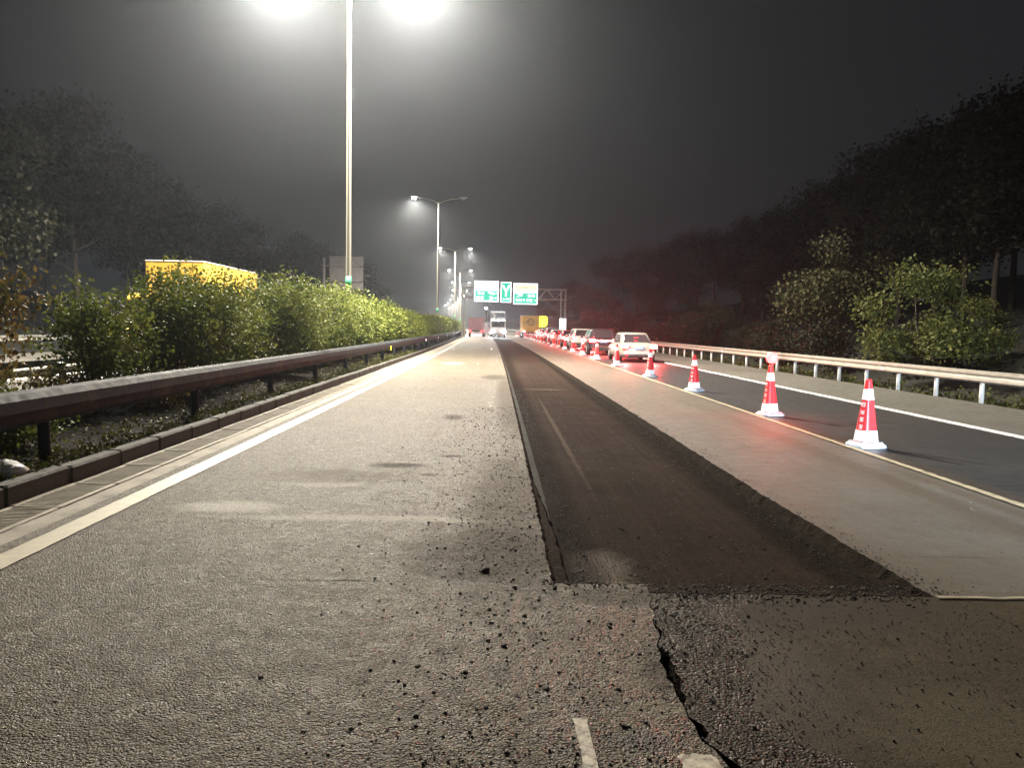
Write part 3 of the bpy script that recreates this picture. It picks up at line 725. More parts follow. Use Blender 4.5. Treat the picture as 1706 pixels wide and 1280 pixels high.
# ------------------------------------------------------------------ traffic cones
def rsq(half, z, rnd=.5, n=4):
    out = []
    for (sx, sy, a0) in ((1, 1, 0), (-1, 1, 90), (-1, -1, 180), (1, -1, 270)):
        rr = half * rnd
        for k in range(n + 1):
            a = R(a0 + 90 * k / n); out.append((sx * (half - rr) + rr * math.cos(a), sy * (half - rr) + rr * math.sin(a), z))
    return out
CH = .93
def ch(z): return .132 - (.132 - .034) * (z - .07) / (CH - .07)      # half width at height z
def make_cone():
    root = empty('traffic_cone')
    mb = MB()
    b = [(-.225, -.15), (-.15, -.225), (.15, -.225), (.225, -.15), (.225, .15), (.15, .225), (-.15, .225), (-.225, .15)]
    mb.rings([[(x, y, 0) for x, y in b], [(x, y, .03) for x, y in b], [(x * .86, y * .86, .055) for x, y in b], [(x * .80, y * .80, .075) for x, y in b]])
    mb.build('base', M['rubber'], root)
    def sec(name, z0, z1, mat, off=0.0):
        return MB().rings([rsq(ch(z) + off, z) for z in (z0, (z0 + z1) / 2, z1)]).build(name, mat, root, False)
    body = sec('body', .07, CH, M['red_cone'])
    sec('reflective_band', .085, .235, M['white_band'], .0035); sec('reflective_band', .67, .82, M['white_band'], .0035)
    mb = MB(); mb.rings([rsq(ch(CH), CH), rsq(ch(CH) * 1.05, CH + .012), rsq(ch(CH) * .8, CH + .03)]); mb.build('tip', M['red_cone'], root)
    # four worn white characters down one face, too blurred to read: stroke blocks
    rg = random.Random(3)
    for i in range(4):
        mb = MB()
        zc = .60 - i * .105; s = .032
        for (u0, u1, v0, v1) in ((-1, 1, .62, .9), (-1, 1, -.12, .14), (-1, 1, -.9, -.66), (-.9, -.6, -.8, .8), (.55, .85, -.8, .8), (-.15, .15, -.6, .6)):
            if rg.random() < .12: continue
            q = []
            for (u, v) in ((u0, v0), (u1, v0), (u1, v1), (u0, v1)):
                z = zc + v * s; q.append((-(ch(z) + .0025), -u * s, z))
            mb.add(q, [(0, 1, 2, 3)])
        recalc(mb.build('character', M['white_band'], body))
    return root
cone0 = make_cone()
cy = [10.75, 14.6, 20.3, 26.2, 33.5, 40.5, 46.6, 52.1] + [57.5 + 5.2 * i for i in range(17)]
clab = ['nearest red and white traffic cone on the right', 'traffic cone with a glowing red lamp on its tip', 'third traffic cone from the right, without a lamp', 'traffic cone standing in front of the silver car, nearer of the two', 'traffic cone standing in front of the silver car, left of the other', 'traffic cone just left of the silver car', 'traffic cone in front of the dark car with the light bar', 'traffic cone at the left corner of the dark car']
for i, y in enumerate(cy):
    r = cone0 if i == 0 else dup(cone0)
    if i > 9:
        for c_ in [q for q in r.children if q.name.startswith('body')]:
            for d_ in list(c_.children): bpy.data.objects.remove(d_)
    off = 5.26 + (.12 if i > 3 else 0) + (random.uniform(-.06, .06) if i > 1 else 0)
    r.location = (off + cv(y), y, .006); r.rotation_euler = (R(random.uniform(-1.2, 1.2)), R(random.uniform(-1.6, 1.6)), R(22 + random.uniform(-14, 14)) if i > 1 else R((20, 12)[i]))
    tag(r, clab[i] if i < 8 else 'small distant traffic cone in the row beside the queue of cars', 'traffic cone', 'traffic cones closing off the milled lane')
def warning_light(x, y, z, label):
    root = tag(empty('warning_light', (x, y, z)), label, 'lamp', 'red warning lamps on the cones')
    MB().lathe([(.03, -.02), (.035, .03), (.05, .05)], 12).build('socket', M['trim'], root)
    l = MB().lathe([(.05, .05), (.095, .09), (.11, .16), (.09, .23), (.03, .26)], 16).build('lens', M['red_glow'], root, True)
    ld = bpy.data.lights.new('lamp_light', 'POINT'); ld.energy = 110; ld.color = (1, .08, .06); ld.shadow_soft_size = .12
    lo = bpy.data.objects.new('lamp_light', ld); col.objects.link(lo); lo.parent = root; lo.location = (0, -.22, .16)
    return root
warning_light(5.26 + cv(14.6), 14.6, CH + .03, 'glowing red warning lamp on the tip of the second cone')
for y in (52.1, 67.9, 83.5):
    warning_light(5.38 + cv(y), y, CH + .04, 'distant glowing warning lamp on a cone by the queue of cars')

# ------------------------------------------------------------------ cars
def car_builder(name, paint, L=4.6, W=1.8, H=1.45, kind='sedan', tail='pair', brk='brake', headlit=0, beam=750):
    """car along +y (front), origin under its middle"""
    root = empty(name); hw = W / 2
    belt = .62 * H + .02
    if kind == 'sedan':
        st = [(-.5, .72, .46, .72), (-.485, .86, .34, belt - .04), (-.44, .93, .26, belt + .02), (-.34, .98, .22, belt + .04), (-.1, 1.0, .2, belt + .02), (.14, 1.0, .2, belt), (.24, .99, .2, belt - .02), (.40, .95, .22, belt - .16), (.47, .86, .28, belt - .26), (.5, .70, .40, belt - .36)]
        cab = [(-.40, belt + .03), (-.22, H - .04), (-.12, H), (.04, H - .01), (.12, H - .07), (.26, belt - .02)]
    else:
        st = [(-.5, .80, .50, .80), (-.49, .93, .36, belt), (-.46, .97, .28, belt + .05), (-.3, 1.0, .24, belt + .06), (0, 1.0, .24, belt + .04), (.2, .99, .24, belt + .02), (.40, .95, .26, belt - .08), (.47, .88, .3, belt - .2), (.5, .74, .42, belt - .3)]
        cab = [(-.485, belt + .04), (-.43, H - .07), (-.36, H), (.02, H), (.10, H - .06), (.24, belt + .0)]
    mb = MB(); rs = []
    for (t, wf, zb, zt) in st:
        y = t * L; a = hw * wf
        rs.append([(a * .80, y, zb), (a * .97, y, zb + .08), (a, y, zb + (zt - zb) * .45), (a * .985, y, zt - .14 * (zt - zb)), (a * .90, y, zt - .02), (a * .6, y, zt + .012), (0, y, zt + .02),
                   (-a * .6, y, zt + .012), (-a * .90, y, zt - .02), (-a * .985, y, zt - .14 * (zt - zb)), (-a, y, zb + (zt - zb) * .45), (-a * .97, y, zb + .08), (-a * .80, y, zb)])
    body = recalc(mb.rings(rs).build('body', paint, root, True))
    # greenhouse
    mb = MB(); rs = []
    for t, z in cab:
        y = t * L; k = (z - belt) / (H - belt); a = hw * (.93 - .20 * max(0, k))
        rs.append([(a, y, belt - .06), (a * .995, y, belt), (a - .02 * max(0, k), y, max(belt + .005, z - .05)), (a * .80, y, max(belt + .01, z - .008)), (0, y, max(belt + .012, z + .008)), (-a * .80, y, max(belt + .01, z - .008)), (-a + .02 * max(0, k), y, max(belt + .005, z - .05)), (-a * .995, y, belt), (-a, y, belt - .06)])
    # rebuild as a proper hull: belt outline to roof outline
    mb = MB()
    yr0, yr1 = cab[1][0] * L, cab[-2][0] * L; yb0, yb1 = cab[0][0] * L, cab[-1][0] * L
    ab, ar = hw * .92, hw * .72
    ring_b = [(ab * .90, yb0), (ab, yb0 + .22), (ab, 0), (ab, yb1 - .3), (ab * .90, yb1), (-ab * .90, yb1), (-ab, yb1 - .3), (-ab, 0), (-ab, yb0 + .22), (-ab * .90, yb0)]
    ring_r = [(ar * .92, yr0), (ar, yr0 + .15), (ar, (yr0 + yr1) / 2), (ar, yr1 - .12), (ar * .92, yr1), (-ar * .92, yr1), (-ar, yr1 - .12), (-ar, (yr0 + yr1) / 2), (-ar, yr0 + .15), (-ar * .92, yr0)]
    ring_t = [(x * .86, yr0 + .12 + (y - yr0) * (1 - .22 / max(.5, yr1 - yr0))) for x, y in ring_r]
    mb.rings([[(x, y, belt - .05) for x, y in ring_b], [(x, y, H - .06) for x, y in ring_r], [(x, y, H) for x, y in ring_t]])
    cabin = recalc(mb.build('cabin', paint, root, True))
    def pane(nm, q, out):
        q = [Vector(p) for p in q]; c = sum(q, Vector()) / 4
        q2 = [c + (p - c) * .88 for p in q]; o = Vector(out)
        mb = MB(); mb.add([p + o for p in q2] + [p - o * 2 for p in q2], [(0, 1, 2, 3), (7, 6, 5, 4), (0, 4, 5, 1), (1, 5, 6, 2), (2, 6, 7, 3), (3, 7, 4, 0)])
        return recalc(mb.build(nm, M['glass'], cabin))
    B = lambda i: (*ring_b[i], belt - .0); T = lambda i: (*ring_r[i], H - .08)
    def Bz(i):      # glass starts a little above the belt
        b_, t_ = Vector((*ring_b[i], belt - .05)), Vector((*ring_r[i], H - .06)); return b_.lerp(t_, .12)
    def Tz(i):
        b_, t_ = Vector((*ring_b[i], belt - .05)), Vector((*ring_r[i], H - .06)); return b_.lerp(t_, .96)
    pane('rear_window', [Bz(9), Bz(0), Tz(0), Tz(9)], (0, -.012, .008))
    pane('windscreen', [Bz(4), Bz(5), Tz(5), Tz(4)], (0, .012, .008))
    for (a, b, s) in ((1, 2, 1), (2, 3, 1), (6, 7, -1), (7, 8, -1)):
        pane('side_window', [Bz(a), Bz(b), Tz(b), Tz(a)], (.012 * s, 0, .004))
    # wheels
    for sx in (-1, 1):
        for yy_ in (-.30 * L, .31 * L):
            rd = .33 if kind == 'sedan' else .36
            mb = MB(); pr = [(rd * .62, -.10), (rd * .92, -.11), (rd, -.07), (rd, .07), (rd * .92, .11), (rd * .62, .10)]
            mb.rings([[(sx * (hw - .10) + z, yy_ + r_ * math.cos(a), rd + r_ * math.sin(a)) for a in [2 * math.pi * k / 18 for k in range(18)]] for r_, z in pr], cap=True)
            wh = recalc(mb.build('wheel', M['tyre'], root, False))
            mb = MB(); mb.rings([[(sx * (hw - .10) + z * sx, yy_ + r_ * math.cos(a), rd + r_ * math.sin(a)) for a in [2 * math.pi * k / 14 for k in range(14)]] for r_, z in ((rd * .6, .09), (rd * .55, .115), (rd * .15, .10))])
            recalc(mb.build('rim', M['rim'], wh))
    rear = -L / 2
    zl = belt - .14
    MB().bbox((0, rear + .02, .46), (W * .86, .12, .20), .04).build('rear_bumper', paint if kind == 'sedan' else M['trim'], root)
    MB().bbox((0, rear - .005, .33), (W * .80, .08, .10), .02).build('bumper_skirt', M['trim'], root)
    for sx in (-1, 1):
        mb = MB(); mb.bbox((sx * W * .385, rear + .03, zl), (W * .22, .14, .20), .03); tl = mb.build('tail_light', M['tail_red'], root); MB().bbox((sx * W * .385, rear - .045, zl + .01), (W * .18, .02, .16), .008).build('lamp_core', M[brk], tl)
        MB().bbox((sx * W * .33, rear - .045, .37), (.10, .02, .07), .008).build('rear_reflector', M['tail'], root)  # rear reflectors glow by themselves, imitating returned light
        MB().bbox((sx * (hw + .09), .12 * L, belt + .06), (.18, .09, .12), .03).build('mirror', paint, root)
        MB().bbox((sx * W * .36, L / 2 - .10, belt - .32), (W * .2, .16, .13), .03).build('headlight', M['head'] if headlit else M['lamp_off'], root)
    if beam:
        for sx in (-1, 1):
            ld = bpy.data.lights.new('brake_beam', 'SPOT'); ld.energy = beam; ld.color = (1, .05, .05); ld.spot_size = R(105); ld.spot_blend = .7; ld.shadow_soft_size = .1
            lo = bpy.data.objects.new('brake_beam', ld); col.objects.link(lo); lo.parent = root; lo.location = (sx * W * .385, rear - .08, zl); lo.rotation_euler = (R(-58), 0, 0)
    if headlit:
        for sx in (-1, 1):
            ld = bpy.data.lights.new('headlight_beam', 'SPOT'); ld.energy = headlit; ld.color = (.72, .86, 1); ld.spot_size = R(64); ld.spot_blend = .8; ld.shadow_soft_size = .07
            lo = bpy.data.objects.new('headlight_beam', ld); col.objects.link(lo); lo.parent = root; lo.location = (sx * W * .36, L / 2 + .04, belt - .3); lo.rotation_euler = (R(79), 0, 0)
    if tail == 'bar':
        MB().bbox((0, rear + .0, zl), (W * .66, .05, .06), .01).build('light_bar', M[brk], root)
    if tail == 'high':
        MB().bbox((0, cab[0][0] * L + .34, belt + .30), (.2, .02, .018), .004).build('high_brake_light', M['tail'], cabin)
    pl = MB().bbox((0, rear - .03, belt - .20), (.44, .02, .14), .004).build('number_plate', M['plate'], root)
    mb = MB()
    for k_ in range(6): mb.box((-.15 + k_ * .06, rear - .0425, belt - .20), (.032, .003, .075))
    mb.build('plate_characters', M['white_band'], pl)
    return root
def put(r, off, y, label, cat, group, rz=0.0):
    r.location = (off + cv(y), y, .004); r.rotation_euler = (0, 0, heading(y) + rz); return tag(r, label, cat, group)
GC = 'cars queuing in the right lane'
put(car_builder('car', M['white_paint'], 4.6, 1.8, 1.46, 'sedan', 'pair', 'tail', 17000, 0), 6.9, -3.4, 'car arriving behind the viewer in the right lane, its headlights lighting the cones', 'car', GC)
put(car_builder('car', M['silver'], 4.6, 1.8, 1.45, 'sedan', 'high', 'brake_hot'), 7.0, 39.6, 'silver sedan with lit brake lights, last in the queue', 'car', GC)
put(car_builder('car', M['dark_paint'], 4.6, 1.85, 1.62, 'suv', 'bar', 'brake_hot'), 6.65, 49.0, 'dark car with a full-width lit light bar, just ahead of the silver sedan', 'car', GC)
put(car_builder('car', M['white_paint'], 4.5, 1.82, 1.6, 'suv', 'pair', 'brake_hot'), 6.6, 58.5, 'white car with bright brake lights, third from the back of the queue', 'car', GC)
put(car_builder('car', M['red_paint'], 4.5, 1.8, 1.45, 'sedan', 'high', 'brake_hot'), 6.7, 67.5, 'red car with bright brake lights, fourth from the back of the queue', 'car', GC)
put(car_builder('car', M['white_paint'], 4.6, 1.82, 1.46, 'sedan', 'high', 'brake_hot'), 6.5, 76.5, 'small white car far up the queue, below the gantry column', 'car', GC)
put(car_builder('car', M['blue_paint'], 4.5, 1.85, 1.65, 'suv', 'pair', 'brake'), 6.7, 86.0, 'small grey car far up the queue, behind the row of cones', 'car', GC)
put(car_builder('car', M['white_paint'], 4.5, 1.82, 1.46, 'sedan', 'pair', 'brake'), 6.6, 96.0, 'small white car directly behind the yellow box truck', 'car', GC)

# ------------------------------------------------------------------ trucks and machines
def truck_wheels(root, W, ys_, rd=.48, wd=.3):
    for sx in (-1, 1):
        for y in ys_:
            mb = MB(); mb.rings([[(sx * (W / 2 - wd / 2) + z, y + r_ * math.cos(a), rd + r_ * math.sin(a)) for a in [2 * math.pi * k / 18 for k in range(18)]] for r_, z in ((rd * .6, -wd / 2), (rd, -wd / 2 + .03), (rd, wd / 2 - .03), (rd * .6, wd / 2))])
            wh = recalc(mb.build('wheel', M['tyre'], root))
            mb = MB(); mb.rings([[(sx * (W / 2 - wd / 2) + sx * z, y + r_ * math.cos(a), rd + r_ * math.sin(a)) for a in [2 * math.pi * k / 14 for k in range(14)]] for r_, z in ((rd * .58, wd / 2 - .02), (rd * .3, wd / 2 - .06), (rd * .2, wd / 2 + .02))])
            recalc(mb.build('rim', M['rim'], wh))
def box_truck(name, paint, cab_paint, L, W, H, ribs=True):
    root = empty(name)
    bl = L - 2.0
    MB().bbox((0, -L / 2 + bl / 2, (H + 1.0) / 2), (W, bl, H - 1.0), .04).build('cargo_box', paint, root)
    if ribs:
        n = int(bl / .8)
        for sx in (-1, 1):
            for k in range(n): MB().bbox((sx * (W / 2 + .012), -L / 2 + .4 + k * .8, (H + 1) / 2), (.035, .06, H - 1.12), .008).build('side_rib', paint, root)
        MB().bbox((0, -L / 2 + bl / 2, H + .02), (W + .03, bl + .02, .06), .02).build('roof_cap', M['grey_panel'], root)
    mb = MB(); mb.rings([[(-W / 2 + .08, L / 2 - 1.9, z0), (W / 2 - .08, L / 2 - 1.9, z0), (W / 2 - .08, L / 2 - ins, z0), (-W / 2 + .08, L / 2 - ins, z0)] for z0, ins in ((.55, .05), (1.55, 0), (2.5, .16), (2.72, .4))])
    cabn = recalc(mb.build('cab', cab_paint, root))
    mb = MB(); mb.add([(-W / 2 + .2, L / 2 + .004, 1.62), (W / 2 - .2, L / 2 + .004, 1.62), (W / 2 - .2, L / 2 - .15, 2.44), (-W / 2 + .2, L / 2 - .15, 2.44)], [(0, 1, 2, 3)]); recalc(mb.build('windscreen', M['glass'], cabn))
    for sx in (-1, 1):
        MB().bbox((sx * (W / 2 - .075), L / 2 - .9, 2.05), (.02, .9, .62), .008).build('side_window', M['glass'], cabn)
        MB().bbox((sx * (W / 2 + .12), L / 2 - .1, 2.0), (.12, .1, .45), .02).build('mirror', M['trim'], cabn)
    MB().bbox((0, L / 2 + .0, .62), (W - .1, .16, .34), .04).build('bumper', M['grey_panel'], root)
    MB().bbox((0, -.5, .82), (W * .5, L - 1.2, .22), .02).build('chassis', M['steel_dark'], root)
    truck_wheels(root, W, (-L / 2 + 1.3, -L / 2 + 2.5, L / 2 - 1.1))
    return root
# oncoming yellow truck
r = box_truck('truck', M['yellow_box'], M['yellow_box'], 9.4, 2.5, 4.15)
for sx in (-1, 1):
    MB().bbox((sx * .98, 4.76, 1.42), (.34, .06, .26), .03).build('headlight', M['head'], r)
    MB().bbox((sx * .98, 4.80, .62), (.2, .05, .12), .03).build('fog_light', M['head'], r)
    ld = bpy.data.lights.new('headlight_beam', 'SPOT'); ld.energy = 1500; ld.color = (.95, .97, 1); ld.spot_size = R(60); ld.spot_blend = .8; ld.shadow_soft_size = .1
    lo = bpy.data.objects.new('headlight_beam', ld); col.objects.link(lo); lo.parent = r; lo.location = (sx * .98, 4.9, 1.42); lo.rotation_euler = (R(86), 0, 0)
r.location = (-13.95, 36.3, -.008); r.rotation_euler = (0, 0, math.pi)
tag(r, 'yellow box truck oncoming behind the hedge, headlights shining through the leaves', 'truck')
# yellow box truck in the queue
r = box_truck('truck', M['yellow_box'], M['white_truck'], 8.0, 2.5, 3.35)
mb = MB()
mb.rings([[(q * math.cos(a), -4.012 - dz, 2.42 + q * math.sin(a)) for a in [2 * math.pi * k / 24 for k in range(24)]] for q, dz in ((.50, 0), (.50, .012), (.38, .012), (.38, 0))], cap=False); recalc(mb.build('ring_emblem', M['steel_dark'], r))
mb = MB()
for sx in (-1, 1): mb.box((sx * .12, -4.016, 2.47), (.09, .01, .32), Matrix.Rotation(sx * .5, 3, 'Y'))
mb.build('emblem_bars', M['steel_dark'], r)
for sx in (-1, 1):
    MB().bbox((sx * 1.0, -4.02, 1.02), (.32, .06, .18), .02).build('tail_light', M['brake_hot'], r)
    MB().bbox((sx * .62, -4.03, 1.9), (.04, .04, 1.6), .01).build('door_bar', M['grey_panel'], r)
put(r, 6.1, 118, 'small yellow box truck with a dark ring emblem, ahead of the queue of cars', 'truck', None)
# unidentified yellow glow by the truck, given the form of a guessed board
r = empty('yellow_glow_board')
mb = MB(); mb.rings([[(.85 * math.copysign(abs(math.cos(a)) ** .6, math.cos(a)), d, 2.6 + .9 * math.copysign(abs(math.sin(a)) ** .6, math.sin(a)) + .12 * math.cos(a)) for a in [2 * math.pi * k / 24 for k in range(24)]] for d in (-.06, .06)]); recalc(mb.build('lit_panel', M['amber'], r))
MB().tube([(0, .1, 0), (0, .1, 2.4)], .05).build('post', M['galv'], r); MB().bbox((0, .1, .1), (1.2, .8, .2), .04).build('foot', M['galv'], r)
put(r, 8.6, 124, 'unidentified yellow glow, built as a guessed rounded board, right of the distant yellow truck', 'sign', None)
# red dump truck seen from behind on the left lane
def dump_truck(name, paint, H, headlit):
    root = empty(name); W = 2.4
    mb = MB(); mb.rings([[(-W / 2 * a, -3.4, z), (W / 2 * a, -3.4, z), (W / 2 * a, 1.4, z), (-W / 2 * a, 1.4, z)] for z, a in ((1.15, .92), (1.35, 1.0), (H - .1, 1.0), (H, 1.03))]); recalc(mb.build('tipper_body', paint, root))
    for k in range(5): MB().bbox((-.96 + k * .48, -3.42, (1.3 + H) / 2), (.08, .06, H - 1.4), .01).build('tailgate_rib', paint, root)
    for sx in (-1, 1):
        for k in range(4): MB().bbox((sx * 1.21, -2.9 + k * 1.3, (1.3 + H) / 2), (.06, .09, H - 1.4), .01).build('side_rib', paint, root)
    mb = MB(); mb.rings([[(-1.15, 1.6, z), (1.15, 1.6, z), (1.15, 3.5 - i, z), (-1.15, 3.5 - i, z)] for z, i in ((.6, 0), (1.6, 0), (2.6, .15), (2.85, .4))]); cb = recalc(mb.build('cab', paint, root))
    mb = MB(); mb.add([(-1.0, 3.505, 1.65), (1.0, 3.505, 1.65), (1.0, 3.36, 2.55), (-1.0, 3.36, 2.55)], [(0, 1, 2, 3)]); recalc(mb.build('windscreen', M['glass'], cb))
    MB().bbox((0, 0, .85), (1.0, 6.6, .3), .03).build('chassis', M['steel_dark'], root)
    MB().bbox((0, 3.5, .65), (2.2, .15, .35), .04).build('bumper', M['grey_panel'], root)
    MB().bbox((0, -3.3, .72), (2.2, .1, .14), .02).build('underrun_bar', M['white_truck'], root)
    truck_wheels(root, W, (-2.5, -1.3, 2.4))
    for sx in (-1, 1):
        MB().bbox((sx * .95, -3.42, .95), (.3, .06, .14), .02).build('tail_light', M['tail'], root)
        MB().bbox((sx * .9, 3.58, .95), (.42, .06, .34), .03).build('headlight', M['head'] if headlit else M['lamp_off'], root)
    return root
r = dump_truck('dump_truck', M['red_truck'], 3.0, False)
mb = MB()
for k in range(8): mb.box((-1.05 + k * .3, -3.44, .60), (.15, .02, .12))
mb.build('warning_stripes', M['red_cone'], r)
put(r, -1.95, 122, 'dusty red dump truck seen from behind at the far end of the left lane', 'dump truck', 'work trucks at the far end')
r = dump_truck('dump_truck', M['white_truck'], 3.2, True)
MB().bbox((0, 1.3, 4.05), (2.3, .2, .22), .03).build('tarp_bar', M['white_band'], r)
for sx in (-1, 1): MB().tube([(sx * 1.08, 1.3, 3.1), (sx * 1.08, 1.3, 4.0)], .04).build('bar_upright', M['galv'], r)
for sx in (-1, 0, 1): MB().bbox((sx * .75, 3.3, 2.75), (.28, .1, .14), .03).build('roof_work_light', M['head'], r)
for sx in (-1, 1):
    ld = bpy.data.lights.new('headlight_beam', 'SPOT'); ld.energy = 3500; ld.color = (.95, .97, 1); ld.spot_size = R(70); ld.spot_blend = .8; ld.shadow_soft_size = .15
    lo = bpy.data.objects.new('headlight_beam', ld); col.objects.link(lo); lo.parent = r; lo.location = (sx * .9, 3.75, .95); lo.rotation_euler = (R(84), 0, 0)
put(r, 1.45, 124, 'white dump truck facing the viewer with blazing headlights in the milled lane', 'dump truck', 'work trucks at the far end', math.pi)
r.location.z = -.07
# milling machine: loading conveyor raised behind the red truck
r = empty('milling_machine')
mb = MB(); mb.rings([[(-1.1, -2.5, z), (1.1, -2.5, z), (1.1, 2.5 - i, z), (-1.1, 2.5 - i, z)] for z, i in ((.5, 0), (2.0, 0), (2.3, .4))]); recalc(mb.build('chassis', M['white_truck'], r))
for sx in (-1, 1):
    for y in (-1.7, 1.7): MB().bbox((sx * .95, y, .28), (.35, 1.3, .56), .12).build('crawler_track', M['tyre'], r)
MB().bbox((0, .6, 2.7), (1.9, 1.2, .08), .02).build('canopy', M['steel_dark'], r)
MB().tube([(0, -2.3, 1.4), (-.35, -4.2, 2.9), (-.8, -6.6, 4.4)], [.32, .30, .28], 4).build('conveyor', M['steel_dark'], r)
MB().bbox((-.8, -6.6, 4.6), (.3, .2, .2), .04).build('conveyor_lamp', M['head'], r)
MB().tube([(.5, -3.0, 3.9), (1.0, -3.1, 2.7), (1.15, -3.1, 2.2)], [.12, .25, .2], 8).build('dust_hose', M['white_truck'], r)
put(r, .35, 131, 'milling machine with a raised dark conveyor between the red and white trucks', 'milling machine', None)

# ------------------------------------------------------------------ sign gantry
GY = 119.0
g = empty('sign_gantry', (cv(GY), GY, 0), heading(GY))
tag(g, 'overhead gantry with three green and white road signs across the carriageway', 'gantry')
XR, XL = 11.4, -3.95
zt, zb_ = 7.55, 6.0
for sx in (-.35, .35):
    MB().tube([(XR + sx, 0, 0), (XR + sx, 0, zt)], .13, 10).build('column', M['galv'], g)
    MB().tube([(XL + sx * .5, 0, 0), (XL + sx * .5, 0, zt)], .13, 10).build('column', M['galv'], g)
for k in range(6): MB().tube([(XR - .35, 0, 3.2 + k * .5), (XR + .35, 0, 3.7 + k * .5)], .04, 6).build('column_brace', M['galv'], g)
MB().lathe([(.52, .7), (.52, 3.1)], 16, (XR, 0, 0)).build('column_wrap', M['sign_white'], g, True)  # wrap is no lamp; its glow stands in for bright reflective sheeting
for yy_ in (-.5, .5):
    for z in (zt, zb_): MB().tube([(XL - .3, yy_, z), (XR + .5, yy_, z)], .085, 8).build('chord', M['galv'], g)
n = 12
for k in range(n):
    a = XL + (XR - XL) * k / n; b = XL + (XR - XL) * (k + 1) / n
    MB().tube([(a, -.5, zb_ if k % 2 else zt), (b, -.5, zt if k % 2 else zb_)], .045, 6).build('brace', M['galv'], g)
    MB().tube([(a, .5, zb_ if k % 2 else zt), (b, .5, zt if k % 2 else zb_)], .045, 6).build('brace', M['galv'], g)
def strokes(mb, cx, cz, s, seed, y):
    rg = random.Random(seed)
    for (u0, u1, v0, v1) in ((-1, 1, .6, .85), (-1, 1, -.1, .15), (-.9, .9, -.9, -.65), (-.85, -.6, -.8, .8), (.55, .8, -.8, .8), (-.13, .13, -.8, .8)):
        if rg.random() < .3: continue
        mb.add([(cx + u0 * s, y, cz + v0 * s), (cx + u1 * s, y, cz + v0 * s), (cx + u1 * s, y, cz + v1 * s), (cx + u0 * s, y, cz + v1 * s)], [(0, 1, 2, 3)])
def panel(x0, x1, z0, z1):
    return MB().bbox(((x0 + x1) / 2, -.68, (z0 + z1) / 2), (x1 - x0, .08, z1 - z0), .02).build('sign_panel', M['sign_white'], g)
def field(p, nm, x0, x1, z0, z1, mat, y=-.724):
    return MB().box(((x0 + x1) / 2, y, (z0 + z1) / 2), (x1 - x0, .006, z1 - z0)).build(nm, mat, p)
ZL0, ZL1 = 5.42, 8.60
p = panel(-2.35, 1.38, ZL0, ZL1)
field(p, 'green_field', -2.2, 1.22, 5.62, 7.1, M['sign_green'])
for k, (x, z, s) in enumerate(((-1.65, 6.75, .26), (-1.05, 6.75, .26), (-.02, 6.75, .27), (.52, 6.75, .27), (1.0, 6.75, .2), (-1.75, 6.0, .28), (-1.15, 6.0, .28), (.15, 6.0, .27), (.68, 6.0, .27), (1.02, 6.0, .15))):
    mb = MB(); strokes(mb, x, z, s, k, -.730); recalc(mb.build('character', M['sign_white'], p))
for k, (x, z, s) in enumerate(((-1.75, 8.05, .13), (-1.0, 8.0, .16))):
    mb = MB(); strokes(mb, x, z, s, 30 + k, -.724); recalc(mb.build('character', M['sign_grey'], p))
p = panel(1.68, 3.32, 5.35, 8.5)
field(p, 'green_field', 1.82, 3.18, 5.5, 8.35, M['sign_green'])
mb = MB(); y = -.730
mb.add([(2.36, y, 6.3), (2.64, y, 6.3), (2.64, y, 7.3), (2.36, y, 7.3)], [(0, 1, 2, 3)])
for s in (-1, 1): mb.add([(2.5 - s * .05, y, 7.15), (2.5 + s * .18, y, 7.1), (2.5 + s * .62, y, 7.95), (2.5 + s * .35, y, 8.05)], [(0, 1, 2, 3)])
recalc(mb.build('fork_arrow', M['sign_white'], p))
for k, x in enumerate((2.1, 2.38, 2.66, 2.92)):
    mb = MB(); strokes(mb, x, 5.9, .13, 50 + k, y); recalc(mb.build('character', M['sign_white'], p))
p = panel(3.62, 7.36, 5.12, 8.36)
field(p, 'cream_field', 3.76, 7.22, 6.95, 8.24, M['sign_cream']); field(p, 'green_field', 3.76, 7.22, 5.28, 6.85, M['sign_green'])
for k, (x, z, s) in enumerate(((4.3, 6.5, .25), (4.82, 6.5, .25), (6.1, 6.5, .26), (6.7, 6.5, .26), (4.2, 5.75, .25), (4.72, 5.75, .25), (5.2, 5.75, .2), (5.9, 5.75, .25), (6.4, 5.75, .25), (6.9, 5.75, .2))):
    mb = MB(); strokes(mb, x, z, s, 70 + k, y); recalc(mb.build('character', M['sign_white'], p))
M['ochre'] = plain('ochre_sign_print', (.62, .50, .20), .5)
for k in range(6):
    mb = MB(); strokes(mb, 4.2 + k * .52, 7.7, .17, 90 + k, y); recalc(mb.build('character', M['ochre'], p))
# back of a sign facing the opposite carriageway
SY = 104.0
s = empty('road_sign', (0, SY, 0))
tag(s, 'grey back of a large road sign seen behind the nearest lamp pole', 'sign')
xc = -20.4
MB().bbox((xc, 0, 8.4), (4.5, .08, 4.5), .03).build('panel', M['sign_back'], s)
for z in (7.3, 9.3): MB().bbox((xc, -.08, z), (4.4, .07, .14), .01).build('stiffener', M['steel_dark'], s)
MB().tube([(xc - 2.9, -.3, 0), (xc - 2.9, -.3, 10.4)], .17, 12).build('mast', M['sign_back'], s)
for z in (7.3, 9.3): MB().tube([(xc - 2.9, -.3, z), (xc + 1.8, -.2, z)], .08, 8).build('arm', M['sign_back'], s)

